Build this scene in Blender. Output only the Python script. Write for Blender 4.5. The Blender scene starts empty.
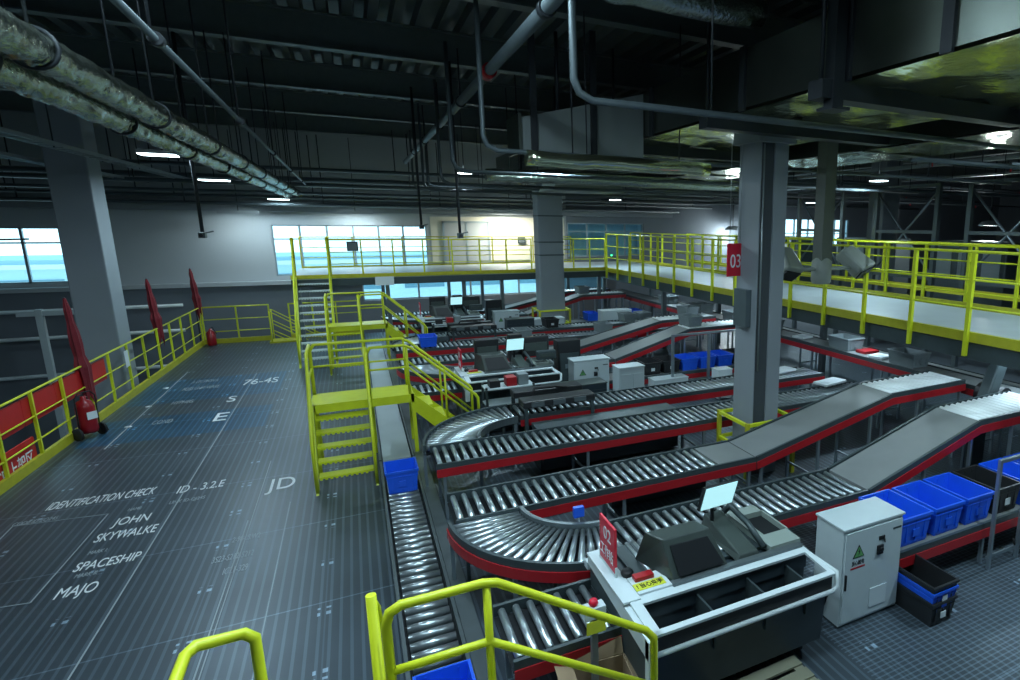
import bpy, math, random
from mathutils import Vector, Matrix
random.seed(7)
SC = bpy.context.scene
COL = SC.collection
PI = math.pi

# ------------------------------------------------------------------ materials
def mat(name, col, rough=.5, metal=0., emit=None, es=0., noise=0., bump=0., nscale=8., spec=.5):
    m = bpy.data.materials.new(name); m.use_nodes = True
    nt = m.node_tree; b = nt.nodes['Principled BSDF']
    b.inputs['Base Color'].default_value = (*col, 1)
    b.inputs['Roughness'].default_value = rough
    b.inputs['Metallic'].default_value = metal
    b.inputs['Specular IOR Level'].default_value = spec
    if emit:
        b.inputs['Emission Color'].default_value = (*emit, 1)
        b.inputs['Emission Strength'].default_value = es
    tc = nt.nodes.new('ShaderNodeTexCoord'); n = nt.nodes.new('ShaderNodeTexNoise')
    n.inputs['Scale'].default_value = nscale; n.inputs['Detail'].default_value = 4
    nt.links.new(tc.outputs['Object'], n.inputs['Vector'])
    if noise:
        r = nt.nodes.new('ShaderNodeMapRange')
        r.inputs['To Min'].default_value = 1 - noise; r.inputs['To Max'].default_value = 1 + noise
        nt.links.new(n.outputs['Fac'], r.inputs['Value'])
        h = nt.nodes.new('ShaderNodeHueSaturation'); h.inputs['Color'].default_value = (*col, 1)
        nt.links.new(r.outputs['Result'], h.inputs['Value'])
        nt.links.new(h.outputs['Color'], b.inputs['Base Color'])
    if bump:
        bp = nt.nodes.new('ShaderNodeBump'); bp.inputs['Strength'].default_value = bump
        bp.inputs['Distance'].default_value = .03
        nt.links.new(n.outputs['Fac'], bp.inputs['Height']); nt.links.new(bp.outputs['Normal'], b.inputs['Normal'])
    return m

M = dict(
    yellow=mat('yellow_paint', (.62, .68, .02), .4, noise=.12),
    yellow2=mat('yellow_kerb_paint', (.45, .43, .02), .5, noise=.2),
    frame=mat('dark_grey_frame', (.05, .07, .075), .45, .2, noise=.15),
    rframe=mat('grey_channel', (.14, .17, .18), .4, .5, noise=.1),
    red=mat('red_guard', (.38, .012, .018), .4, noise=.15),
    redb=mat('red_banner', (.5, .008, .008), .55, noise=.1),
    roller=mat('zinc_roller', (.55, .62, .65), .28, .85),
    rollerd=mat('worn_roller', (.3, .35, .37), .35, .8),
    wroller=mat('white_roller_sleeve', (.9, .95, .95), .4),
    belt=mat('grey_belt', (.2, .215, .215), .5, noise=.12, nscale=3),
    alu=mat('aluminium_leg', (.3, .36, .4), .4, .7),
    white=mat('white_powder_coat', (.6, .68, .7), .4, noise=.06, nscale=3),
    cab=mat('pale_grey_cabinet', (.5, .58, .6), .4, noise=.05),
    dark=mat('dark_machine_panel', (.03, .045, .055), .4, noise=.15),
    olive=mat('grey_hood_panel', (.05, .065, .06), .4, noise=.15),
    black=mat('black_plastic', (.008, .01, .012), .5),
    blackp=mat('black_crate_plastic', (.018, .02, .022), .45, noise=.15),
    blue=mat('blue_crate_plastic', (.012, .11, .75), .4, noise=.08),
    screen=mat('lit_screen', (.2, .3, .3), .3, emit=(.45, .85, .92), es=1.0),
    lamp=mat('lamp_lens', (.9, .95, .95), .3, emit=(.75, .95, 1), es=14.),
    housing=mat('lamp_housing', (.3, .33, .34), .5, .3),
    foil=mat('crinkled_foil', (.42, .47, .4), .2, .97, noise=.18, bump=.7, nscale=16),
    foil2=mat('foil_wrap_sheet', (.85, .9, .62), .14, .98, noise=.15, bump=.5, nscale=3),  # yellow tint stands in for yellowish light reflected in the foil
    duct=mat('galvanised_duct', (.1, .115, .1), .33, .92, noise=.2, nscale=1.5),
    ductw=mat('painted_box_duct', (.2, .23, .23), .5, .2, noise=.08, nscale=2),
    pipe=mat('painted_pipe', (.085, .11, .12), .5, .3, noise=.1),
    pdark=mat('dark_hanger', (.02, .025, .03), .5, .3),
    tray=mat('cable_tray_zinc', (.3, .34, .36), .4, .7),
    beam=mat('roof_steel', (.13, .155, .155), .55, .2, noise=.15),
    conc=mat('painted_column', (.23, .26, .285), .6, noise=.07, nscale=2),
    concd=mat('column_channel_shade', (.05, .06, .068), .6),
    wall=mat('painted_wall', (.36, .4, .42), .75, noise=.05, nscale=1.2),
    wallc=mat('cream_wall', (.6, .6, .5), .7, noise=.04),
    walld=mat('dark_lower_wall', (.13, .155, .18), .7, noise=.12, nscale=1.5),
    deckw=mat('walkway_sheet', (.4, .46, .48), .45, .2, noise=.12, nscale=2),
    winf=mat('window_aluminium', (.3, .38, .42), .4, .5),
    letter=mat('white_floor_paint', (.8, .84, .86), .6, emit=None),
    letterf=mat('faded_floor_paint', (.33, .38, .41), .6),
    card=mat('cardboard', (.28, .2, .12), .8, noise=.12),
    wood=mat('pallet_wood', (.23, .23, .16), .8, noise=.25, nscale=5),
    flag=mat('red_flag_cloth', (.17, .008, .016), .8, noise=.4, nscale=6),
    extr=mat('extinguisher_red', (.28, .006, .012), .3),
    sign=mat('sign_red', (.62, .01, .035), .4),
    ylab=mat('yellow_label', (.62, .65, .04), .5),
    fan=mat('grey_horn_housing', (.3, .33, .3), .5, noise=.1),
    post=mat('olive_grey_post', (.13, .145, .12), .55, noise=.1),
    tote=mat('grey_tote_plastic', (.2, .24, .25), .5, noise=.1),
    paper=mat('white_parcel', (.7, .76, .78), .5),
    rubber=mat('black_rubber', (.012, .012, .013), .7),
    bld=mat('pale_building', (.42, .6, .68), .7, noise=.06, nscale=.6),
    bwin=mat('far_window_glass', (.12, .25, .32), .2),
    leaf=mat('outdoor_foliage', (.05, .12, .08), .8, noise=.4, nscale=3),
    trunk=mat('tree_bark', (.08, .06, .05), .9),
    glow=mat('green_indicator', (.0, .3, .1), .4, emit=(.05, 1, .3), es=4),
)
def glassmat():
    m = bpy.data.materials.new('window_glass'); m.use_nodes = True
    nt = m.node_tree; nt.nodes.clear()
    o = nt.nodes.new('ShaderNodeOutputMaterial'); mx = nt.nodes.new('ShaderNodeMixShader')
    t = nt.nodes.new('ShaderNodeBsdfTransparent'); g = nt.nodes.new('ShaderNodeBsdfGlossy')
    t.inputs[0].default_value = (.82, .95, 1, 1); g.inputs['Roughness'].default_value = .05
    mx.inputs[0].default_value = .08
    nt.links.new(t.outputs[0], mx.inputs[1]); nt.links.new(g.outputs[0], mx.inputs[2]); nt.links.new(mx.outputs[0], o.inputs[0])
    return m
M['glass'] = glassmat()

def deckmat():
    """steel grating deck: ribs along y every 10 cm, sheet seams, bolt clusters"""
    m = mat('ribbed_steel_deck', (.1, .12, .14), .38, .35, noise=.0)
    nt = m.node_tree; b = nt.nodes['Principled BSDF']; L = nt.links.new
    tc = nt.nodes.new('ShaderNodeTexCoord'); sp = nt.nodes.new('ShaderNodeSeparateXYZ'); L(tc.outputs['Object'], sp.inputs[0])
    def mth(op, a, bb=None, c=None):
        n = nt.nodes.new('ShaderNodeMath'); n.operation = op
        for i, v in enumerate((a, bb, c)):
            if v is None: continue
            if isinstance(v, (int, float)): n.inputs[i].default_value = v
            else: L(v, n.inputs[i])
        return n.outputs[0]
    def stripe(src, period, width, off=0.):
        f = mth('FRACT', mth('DIVIDE', mth('ADD', src, off + 100 * period), period))
        return mth('LESS_THAN', mth('ABSOLUTE', mth('SUBTRACT', f, .5)), width / period / 2)
    X, Y = sp.outputs[0], sp.outputs[1]
    rib = stripe(X, .1, .028)
    seamy = stripe(Y, 2.1, .02, .35)
    seamx = stripe(X, 1.2, .015)
    cross = stripe(Y, .05, .014)
    right = mth('GREATER_THAN', X, 3.9)
    # bolts: four dots round each seam crossing
    bx = mth('MULTIPLY', stripe(X, 1.2, .15), stripe(Y, 1.05, .16))
    bolt = mth('MULTIPLY', bx, mth('MULTIPLY', stripe(X, .1, .045, .02), stripe(Y, .12, .06)))
    nz = nt.nodes.new('ShaderNodeTexNoise'); nz.inputs['Scale'].default_value = .6; nz.inputs['Detail'].default_value = 6
    L(tc.outputs['Object'], nz.inputs['Vector'])
    v = mth('ADD', .035, mth('MULTIPLY', nz.outputs['Fac'], .085))
    v = mth('ADD', v, mth('MULTIPLY', rib, .06))
    v = mth('ADD', v, mth('MULTIPLY', mth('MULTIPLY', cross, right), .09))
    v = mth('ADD', v, mth('MULTIPLY', seamy, .11))
    v = mth('ADD', v, mth('MULTIPLY', seamx, .04))
    v = mth('ADD', v, mth('MULTIPLY', bolt, .35))
    # blue lit bands across the deck, put into its colour
    b1 = mth('MULTIPLY', mth('LESS_THAN', mth('ABSOLUTE', mth('SUBTRACT', Y, 18.3)), 1.2), mth('LESS_THAN', mth('ABSOLUTE', mth('ADD', X, 3.35)), 1.45))
    b2 = mth('MULTIPLY', mth('LESS_THAN', mth('ABSOLUTE', mth('SUBTRACT', Y, 15.1)), .85), mth('LESS_THAN', mth('ABSOLUTE', mth('ADD', X, 3.35)), 1.45))
    band = mth('MULTIPLY', mth('MINIMUM', mth('ADD', b1, b2), 1), .75)
    cb = nt.nodes.new('ShaderNodeCombineColor')
    L(mth('MULTIPLY', v, mth('SUBTRACT', .72, mth('MULTIPLY', band, .5))), cb.inputs[0])
    L(mth('MULTIPLY', v, mth('ADD', .97, mth('MULTIPLY', band, .1))), cb.inputs[1])
    L(mth('MULTIPLY', v, mth('ADD', 1.2, mth('MULTIPLY', band, .8))), cb.inputs[2])
    L(cb.outputs[0], b.inputs['Base Color'])
    bp = nt.nodes.new('ShaderNodeBump'); bp.inputs['Strength'].default_value = .5; bp.inputs['Distance'].default_value = .01
    L(mth('ADD', rib, mth('MULTIPLY', cross, right)), bp.inputs['Height']); L(bp.outputs['Normal'], b.inputs['Normal'])
    return m
M['deck'] = deckmat()

# ------------------------------------------------------------------ geometry helper
class MB:
    def __init__(s): s.v = []; s.f = []; s.s = []; s.m = []; s.mi = 0
    def add(s, vs, fs, smooth=False):
        o = len(s.v); s.v += [tuple(v) for v in vs]
        s.f += [tuple(i + o for i in f) for f in fs]; s.s += [smooth] * len(fs); s.m += [s.mi] * len(fs); return s
    def box(s, x0, x1, y0, y1, z0, z1):
        vs = [(x, y, z) for x in (x0, x1) for y in (y0, y1) for z in (z0, z1)]
        return s.add(vs, [(0, 1, 3, 2), (4, 6, 7, 5), (0, 4, 5, 1), (2, 3, 7, 6), (0, 2, 6, 4), (1, 5, 7, 3)])
    def hexa(s, b, t):   # bottom 4 and top 4 points, both counter-clockwise from above
        return s.add(list(b) + list(t), [(3, 2, 1, 0), (4, 5, 6, 7), (0, 1, 5, 4), (1, 2, 6, 5), (2, 3, 7, 6), (3, 0, 4, 7)])
    def tube(s, pts, r, n=8, caps=True, closed=False):
        pts = [Vector(p) for p in pts]; rings = []; N = len(pts)
        rs = r if isinstance(r, (list, tuple)) else [r] * N
        up = None
        for i, p in enumerate(pts):
            a = pts[i - 1] if i else (pts[-1] if closed else p)
            b = pts[i + 1] if i < N - 1 else (pts[0] if closed else p)
            d1 = (p - a).normalized() if (p - a).length > 1e-9 else (b - p).normalized()
            d2 = (b - p).normalized() if (b - p).length > 1e-9 else d1
            d = (d1 + d2).normalized()
            if up is None:
                up = Vector((0, 0, 1)) if abs(d.z) < .9 else Vector((1, 0, 0))
            x = up - d * up.dot(d)
            if x.length < 1e-4: x = Vector((1, 0, 0)) - d * d.x
            x.normalize(); up = x; y = d.cross(x)
            k = 1 / max(.5, math.sqrt((1 + d1.dot(d2)) / 2))
            rings.append([p + (x * math.cos(t) + y * math.sin(t)) * rs[i] * (k if 0 < i < N - 1 else 1) for t in [2 * PI * j / n for j in range(n)]])
        o = len(s.v)
        s.v += [tuple(q) for R_ in rings for q in R_]
        segs = N if closed else N - 1
        for i in range(segs):
            for j in range(n):
                a, b = o + i * n + j, o + i * n + (j + 1) % n
                c, d = o + ((i + 1) % N) * n + (j + 1) % n, o + ((i + 1) % N) * n + j
                s.f.append((a, b, c, d)); s.s.append(True); s.m.append(s.mi)
        if caps and not closed:
            s.f.append(tuple(o + j for j in range(n))[::-1]); s.s.append(False); s.m.append(s.mi)
            s.f.append(tuple(o + (N - 1) * n + j for j in range(n))); s.s.append(False); s.m.append(s.mi)
        return s
    def prism(s, poly, axis, a, b):
        """polygon in the two other axes, pushed from a to b along axis"""
        def P(u, v, w): return {'x': (w, u, v), 'y': (u, w, v), 'z': (u, v, w)}[axis]
        n = len(poly)
        vs = [P(u, v, a) for u, v in poly] + [P(u, v, b) for u, v in poly]
        fs = [tuple(range(n)), tuple(range(2 * n - 1, n - 1, -1))] + [(i, (i + 1) % n + 0, (i + 1) % n + n, i + n)[::-1] for i in range(n)]
        return s.add(vs, fs)
    def lathe(s, prof, c=(0, 0, 0), n=16):
        o = len(s.v)
        for r, z in prof:
            for j in range(n):
                t = 2 * PI * j / n; s.v.append((c[0] + r * math.cos(t), c[1] + r * math.sin(t), c[2] + z))
        for i in range(len(prof) - 1):
            for j in range(n):
                s.f.append((o + i * n + j, o + i * n + (j + 1) % n, o + (i + 1) * n + (j + 1) % n, o + (i + 1) * n + j)); s.s.append(True); s.m.append(s.mi)
        return s
    def mesh(s, name, m):
        me = bpy.data.meshes.new(name); me.from_pydata(s.v, [], s.f)
        me.polygons.foreach_set('use_smooth', s.s)
        for q in (m if isinstance(m, (list, tuple)) else [m]): me.materials.append(q)
        me.polygons.foreach_set('material_index', s.m)
        import bmesh
        b = bmesh.new(); b.from_mesh(me); bmesh.ops.recalc_face_normals(b, faces=b.faces); b.to_mesh(me); b.free()
        return me
    def obj(s, name, m, parent=None, loc=(0, 0, 0), bevel=0):
        return link(name, s.mesh(name, m), parent, loc, bevel)

def link(name, me, parent=None, loc=(0, 0, 0), bevel=0):
    o = bpy.data.objects.new(name, me); COL.objects.link(o); o.location = loc
    if parent: o.parent = parent
    if bevel:
        b = o.modifiers.new('bevel', 'BEVEL'); b.width = bevel; b.segments = 2; b.limit_method = 'ANGLE'
    return o
def tag(o, label=None, cat=None, group=None, kind=None):
    if label: o['label'] = label
    if cat: o['category'] = cat
    if group: o['group'] = group
    if kind: o['kind'] = kind
    return o
def thing(name, label, cat, loc=(0, 0, 0), rz=0, group=None):
    o = bpy.data.objects.new(name, None); COL.objects.link(o); o.location = loc; o.rotation_euler = (0, 0, rz)
    o.empty_display_size = .1
    return tag(o, label, cat, group)
def dup(root, loc=None, label=None, group=None, rz=None):
    def cp(o, parent):
        c = o.copy(); COL.objects.link(c)
        if parent: c.parent = parent
        for ch in list(o.children): cp(ch, c)
        return c
    r = cp(root, None)
    if loc is not None: r.location = loc
    if rz is not None: r.rotation_euler = (0, 0, rz)
    if label: r['label'] = label
    if group: r['group'] = group
    return r
def struct(o): o['kind'] = 'structure'; return o

# ------------------------------------------------------------------ setting
YW = 27.0
def fx(y): return -5.04 + (y - 12.33) * .0278     # line of the left fence
fl = struct(MB().prism([(fx(-2.2) - .05, -2.2), (15.5, -2.2), (15.5, 25.1), (fx(25.1) - .05, 25.1)], 'z', -.12, 0).obj('floor', M['deck']))
struct(MB().box(-16.2, 40, -2.2, YW + .3, -4.2, -4.0).obj('floor_lower', M['walld']))
struct(MB().box(15.5, 40, -2.2, YW, -.12, 0).obj('floor_right', M['walld']))
def wall_holes(name, axis_y, x0, x1, z0, z1, holes, m, t=.3):
    b = MB(); xs = sorted({x0, x1} | {h[0] for h in holes} | {h[1] for h in holes})
    for a, c in zip(xs, xs[1:]):
        hs = sorted([h for h in holes if h[0] <= a + 1e-6 and h[1] >= c - 1e-6], key=lambda h: h[2]); z = z0
        for h in hs:
            if h[2] > z: b.box(a, c, axis_y, axis_y + t, z, h[2])
            z = h[3]
        if z < z1: b.box(a, c, axis_y, axis_y + t, z, z1)
    return struct(b.obj(name, m))
WINS = [(-2.6, 2.75, 2.08, 3.98), (-13.2, -8.3, 2.05, 3.85), (8.75, 12.6, 2.6, 4.15), (19.0, 26.0, 2.9, 4.5)]
LOWW = (.2, 10.6, 1.0, 2.15)
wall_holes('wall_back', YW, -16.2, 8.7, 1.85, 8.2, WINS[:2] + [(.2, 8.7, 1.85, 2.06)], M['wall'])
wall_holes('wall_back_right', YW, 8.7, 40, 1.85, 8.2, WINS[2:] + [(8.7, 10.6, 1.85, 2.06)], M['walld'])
wall_holes('wall_back_lower', YW - .12, -16.2, 40, -4, 1.85, [(.2, 10.6, 1.0, 1.85)], M['walld'], .42)
struct(MB().box(2.9, 8.6, YW - .03, YW, 2.46, 4.35).obj('wall_back_cream', M['wallc']))
struct(MB().box(-16.5, -16.2, -2.2, YW + .3, -4, 8.2).obj('wall_left', M['wall']))
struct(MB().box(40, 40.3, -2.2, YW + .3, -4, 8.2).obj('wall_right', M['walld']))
struct(MB().box(-16.2, 40, -2.5, -2.2, -4, 8.2).obj('wall_front', M['walld']))
# corrugated roof deck, ribs along y
cb = MB(); xx = -16.2
prof = []
while xx < 40:
    prof += [(xx, 7.75), (xx + .16, 7.75), (xx + .2, 7.9), (xx + .36, 7.9)]; xx += .4
vs = [(x, y, z) for y in (-2.5, YW + .3) for x, z in prof]; n = len(prof)
cb.add(vs, [(i, i + 1, i + 1 + n, i + n) for i in range(n - 1)])
cb.box(-16.5, 40.3, -2.5, YW + .3, 8.0, 8.2)
struct(cb.obj('ceiling', mat('roof_sheet', (.07, .085, .085), .6, noise=.1)))
# dado ledge between the light wall and the dark base
struct(MB().box(-16.2, .2, YW - .24, YW, 1.78, 1.92).obj('trim_1', M['wall']))
struct(MB().box(-16.2, 14, YW - .4, YW, 4.45, 4.75).obj('trim_2', M['conc']))
def window(n, x0, x1, z0, z1, nx, zs, label=None):
    b = MB(); y = YW + .05; t = .05
    for a in (x0, x1): b.box(a - (t if a == x1 else 0), a + (t if a == x0 else 0), y, y + .1, z0, z1)
    b.box(x0, x1, y, y + .1, z0, z0 + t); b.box(x0, x1, y, y + .1, z1 - t, z1)
    for i in range(1, nx): xx = x0 + (x1 - x0) * i / nx; b.box(xx - .035, xx + .035, y, y + .1, z0, z1)
    for z in zs: b.box(x0, x1, y + .01, y + .08, z - .025, z + .025)
    w = struct(b.obj('window_%d' % n, M['winf']))
    MB().box(x0, x1, y + .04, y + .055, z0, z1).obj('pane', M['glass'], w)
    return w
window(1, *WINS[0], 6, [3.45]); window(2, *WINS[1], 5, [3.35]); window(3, *WINS[2], 4, [3.75]); window(5, *WINS[3], 7, [3.7]); window(4, .2, 10.6, 1.0, 2.06, 5, [])

struct(MB().box(8.6, 12.8, YW + 1.2, YW + 1.4, -4, 4.4).box(8.6, 12.8, YW + .3, YW + 1.4, 4.3, 4.5).box(8.5, 8.6, YW + .3, YW + 1.4, 1.0, 4.5).box(12.8, 12.9, YW + .3, YW + 1.4, 1.0, 4.5).obj('wall_sky_blocker', M['bld']))  # box added to block the bright sky behind the third window
# outdoors seen through the windows
bd = thing('building', 'pale blue-white office block seen through the far windows', 'building', (0, 46, -6))
MB().box(-34, 24, 0, 6, 0, 7.9).obj('wall', M['bld'], bd)
MB().box(-34.2, 24.2, -.35, 0, 7.4, 7.65).obj('parapet', M['white'], bd)
wm = MB().box(0, 2.6, -.04, .02, 0, 1.2).mesh('window', M['bwin'])
for i in range(14): link('window', wm, bd, (-33 + i * 4.0, 0, 5.6))
tr = thing('tree', 'dark leafy tree outside the left window', 'tree', (-21, 40, -4))
MB().tube([(0, 0, 0), (.1, 0, 3), (0, .1, 6)], [.22, .16, .08]).obj('trunk', M['trunk'], tr)
fb = MB()
for i in range(420):
    a = random.random() * 2 * PI; h = random.uniform(-1.8, 1.6); r = 1.7 * math.sqrt(max(0, 1 - (h / 2) ** 2)) * random.uniform(.4, 1)
    c = Vector((r * math.cos(a), r * math.sin(a), 6.1 + h)); u = Vector((random.gauss(0, 1), random.gauss(0, 1), random.gauss(0, 1))).normalized() * .22; w = u.orthogonal().normalized() * .14
    fb.add([c - u, c + w, c + u, c - w], [(0, 1, 2, 3)])
fb.obj('foliage', M['leaf'], tr)

# ------------------------------------------------------------------ floor lettering (parts of the floor)
def text_mesh(s, size, depth=0.0):
    c = bpy.data.curves.new('t', 'FONT'); c.body = s; c.size = size; c.extrude = depth
    c.align_x = 'LEFT'
    o = bpy.data.objects.new('t', c); COL.objects.link(o); bpy.context.view_layer.update()
    me = bpy.data.meshes.new_from_object(o.evaluated_get(bpy.context.evaluated_depsgraph_get()))
    bpy.data.objects.remove(o); return me
def text(name, s, size, m, parent, mw, width=None, depth=0.002):
    me = text_mesh(s, size, depth); me.materials.clear(); me.materials.append(m)
    if width:
        w = max(v.co.x for v in me.vertices) - min(v.co.x for v in me.vertices)
        for v in me.vertices: v.co.x *= width / w
    o = link(name, me, parent); o.matrix_local = mw; return o
FT = [('IDENTIFICATION CHECK', -4.22, 11.27, .42, 1.2, 1), ('CODE ID-EQ245', -4.42, 10.86, .17, .45, 0),
      ('JOHN', -3.22, 10.25, .36, .38, 1), ('SKYWALKE', -3.3, 9.8, .36, .62, 1), ('NAME:', -3.18, 10.72, .14, .15, 0),
      ('SPACESHIP', -3.27, 9.03, .32, .6, 1), ('MARK I:', -3.25, 9.45, .14, .18, 0),
      ('MAJO', -3.25, 8.42, .34, .34, 1), ('MARK II:', -3.2, 8.85, .14, .2, 0),
      ('ID - 3.2.E', -2.72, 11.12, .42, .58, 1), ('LINK ID-QJ245', -2.72, 10.72, .17, .42, 0),
      ('JD', -1.5, 10.6, .68, .38, 1), ('76-4S', -2.8, 18.2, .85, .75, 1), ('S', -2.9, 16.6, .75, .16, 1), ('E', -2.93, 15.05, .9, .22, 1),
      ('A LECTRON A', -3.95, 18.95, .45, .55, 0), ('FOSS UNIT WARE', -4.0, 18.2, .45, .72, 0), ('HYPHEG', -3.95, 16.9, .4, .38, 0), ('COND', -3.95, 15.35, .4, .32, 0),
      ('2-98-LS.W2', -1.72, 8.98, .22, .3, 0), ('3S23-S212-5212', -1.86, 8.5, .22, .42, 0), ('IC21-329', -1.7, 8.15, .22, .24, 0)]
for s, x, y, sz, w, st in FT:
    text('lettering', s, sz, M['letter'] if st else M['letterf'], fl, Matrix.Translation((x, y, .004)), w)
dm = MB().lathe([(0, .006), (.06, .006), (.06, .001)], n=10).mesh('dot', M['letter'])
for x, y in ((-4.4, 18.7), (-4.34, 16.95), (-4.31, 15.4)): link('floor_dot', dm, fl, (x, y, 0))
def fline(pts, w, m=M['letterf'], closed=False):
    b = MB(); pts = [Vector((*p, 0)) for p in pts]
    prs = list(zip(pts, pts[1:])) + ([(pts[-1], pts[0])] if closed else [])
    for a, c in prs:
        d = (c - a).normalized(); q = Vector((-d.y, d.x, 0)) * w / 2
        b.hexa([a - q + Vector((0, 0, .001)), c - q + Vector((0, 0, .001)), c + q + Vector((0, 0, .001)), a + q + Vector((0, 0, .001))],
               [a - q + Vector((0, 0, .006)), c - q + Vector((0, 0, .006)), c + q + Vector((0, 0, .006)), a + q + Vector((0, 0, .006))])
    return b.obj('painted_line', m, fl)
fline([(-4.4, 10.86), (-3.39, 10.74), (-3.43, 8.46), (-4.3, 8.6)], .012, closed=True)
fline([(-4.3, 14.0), (-4.3, 20.5)], .02); fline([(-2.62, 6.5), (-2.62, 19.5)], .014)
fline([(-1.62, 4.5), (-1.62, 9.6)], .014); fline([(-1.58, 4.5), (-1.58, 12)], .01); fline([(-1.15, 4.5), (-1.15, 10)], .01)

# ------------------------------------------------------------------ columns
def column(x0, x1, y0, y1, z0, z1, label, channel=False):
    t = thing('column', label, 'column', ((x0 + x1) / 2, (y0 + y1) / 2, z0)); w = (x1 - x0) / 2; d = (y1 - y0) / 2; h = z1 - z0
    b = MB()
    if channel:
        c0, c1 = -w + .02, -w + .27
        b.box(-w, c0, -d, d, 0, h).box(c1, w, -d, d, 0, h).box(c0, c1, -d + .05, d, 0, h)
        b.obj('shaft', M['conc'], t)
        MB().box(c0, c1, -d + .03, -d + .05, 0, h).obj('channel_shade_plate', M['concd'], t)  # dark plate gives the recess its shade as colour
    else:
        b.box(-w, w, -d, d, 0, h); b.obj('shaft', M['conc'], t, bevel=.03)
    MB().box(-w - .08, w + .08, -d - .08, d + .08, h - .22, h - .004).obj('cap', M['conc'], t)
    return t, w, d
column(-5.72, -5.02, 18.4, 19.25, -4, 7.2, 'thick grey column rising behind the left yellow fence')
cR, w_, d_ = column(5.5, 6.02, 7.62, 8.18, 0, 5.55, 'grey column with a dark channel, among the roller conveyors', True)
MB().box(-w_ - .1, -w_, -.15, .2, 2.5, 3.1).obj('junction_box', M['pipe'], cR)
MB().tube([(-w_ + .06, -d_ - .02, 1.8), (-w_ + .05, -d_ - .02, 5.3)], .015, 6).obj('conduit', M['tray'], cR)
cM, wm_, dm_ = column(5.72, 6.6, 20.85, 21.5, 0, 5.6, 'grey column standing in front of the far platform')
for z in (3.0, 3.45, 4.35): MB().box(-wm_ - .012, wm_ + .012, -dm_ - .012, dm_ + .012, z, z + .04).obj('strap', M['frame'], cM)
column(16.2, 17.0, 15.2, 15.9, -.0, 7.2, 'dark grey column beyond the right walkway, nearer one')
column(16.2, 17.0, 23.2, 23.9, -.0, 7.2, 'dark grey column beyond the right walkway, farther one')
# yellow guard frames round the columns
def colguard(cx, cy, w, d, h, label):
    t = thing('column_guard', label, 'guard rail', (cx, cy, 0)); pm = MB().box(-.03, .03, -.03, .03, 0, h).mesh('post', M['yellow2'])
    for sx in (-1, 1):
        for sy in (-1, 1): link('post', pm, t, (sx * w, sy * d, 0))
    for z in (h - .06, h * .5):
        MB().box(-w, w, -d - .025, -d + .025, z, z + .05).box(-w, w, d - .025, d + .025, z, z + .05).box(-w - .025, -w + .025, -d, d, z, z + .05).box(w - .025, w + .025, -d, d, z, z + .05).obj('rail', M['yellow'], t)
colguard(5.76, 7.86, .47, .42, 1.0, 'yellow square guard around the foot of the channelled column')
colguard(6.16, 21.17, .55, .48, 1.1, 'yellow square guard around the foot of the far column')

# hanging number sign beside right column
t = thing('hanging_sign', 'red board with white 03 hanging beside the right column', 'sign', (5.36, 8.05, 3.3), rz=.25)
MB().box(-.17, .17, -.012, .012, 0, .52).obj('board', M['sign'], t, bevel=.004)
MB().tube([(-.12, 0, .52), (-.12, 0, 2.25)], .006, 5).tube([(.12, 0, .52), (.12, 0, 2.25)], .006, 5).obj('wire', M['tray'], t)
text('numeral', '03', .3, M['paper'], t, Matrix.Translation((-.12, -.016, .14)) @ Matrix.Rotation(PI / 2, 4, 'X'), .24)

# ------------------------------------------------------------------ railings
def railing(label, p0, p1, h=1.1, spacing=1.1, rails=(1, .66, .33), kerb=.12, pw=.022, down=0., z=0, group=None, mt='yellow', rt=None, skip_last=False):
    p0 = Vector(p0); p1 = Vector(p1); L = (p1 - p0).length; rz = math.atan2(p1.y - p0.y, p1.x - p0.x)
    t = thing('guard_railing', label, 'railing', (p0.x, p0.y, z), rz, group)
    n = max(1, round(L / spacing)); pm = MB().box(-pw, pw, -pw, pw, -down, h).mesh('post', M[mt])
    for i in range(n + 1): link('post', pm, t, (min(L - pw, max(pw, L * i / n)), 0, 0))
    for k, r in enumerate(rails):
        MB().tube([(0, 0, h * r), (L, 0, h * r)], .022 if k == 0 else .015, 6).obj('top_rail' if k == 0 else 'mid_rail', M[rt or mt], t)
    if kerb: MB().box(0, L, -.03, .03, 0, kerb).obj('toe_board', M['yellow2'], t)
    return t
railing('yellow fence along the left edge of the deck', (fx(2.5), 2.5, 0), (fx(24.95), 24.95, 0), h=1.25, spacing=1.12, kerb=.16)
railing('yellow fence across the far left end of the deck', (-4.66, 25.0, 0), (-2.75, 25.0, 0), h=1.25, spacing=.95, kerb=.16)
railing('yellow fence behind the far end stair, left of the tall stairs', (-2.2, 25.0, 0), (.0, 25.0, 0), h=1.25, spacing=.8, kerb=.16)
# fence banners
def banner(name, label, y0, y1, z0, z1):
    t = thing(name, label, 'banner', (fx(y0) - .045, y0, z0), rz=-.0278)
    nseg = max(2, int((y1 - y0) / 1.12)); b = MB()
    for i in range(nseg):
        a = (y1 - y0) * i / nseg + .03; c = (y1 - y0) * (i + 1) / nseg - .03
        b.box(-.012, .012, a, c, 0, z1 - z0)
    b.box(-.008, .008, 0, y1 - y0, .01, z1 - z0 - .01)
    b.obj('cloth', M['redb'], t); return t
banner('fence_banner', 'long red banner on the upper half of the left fence', 4.0, 17.0, .72, 1.17)
bn = banner('fence_banner', 'red banner with white writing on the lower part of the left fence', 3.6, 13.65, .05, .5)
text('lettering', 'CP 上架区', .33, M['paper'], bn, Matrix.Translation((.016, 8.75, -.0)) @ Matrix.Rotation(PI / 2, 4, 'Z') @ Matrix.Rotation(PI / 2, 4, 'X') , 1.15)
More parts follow.
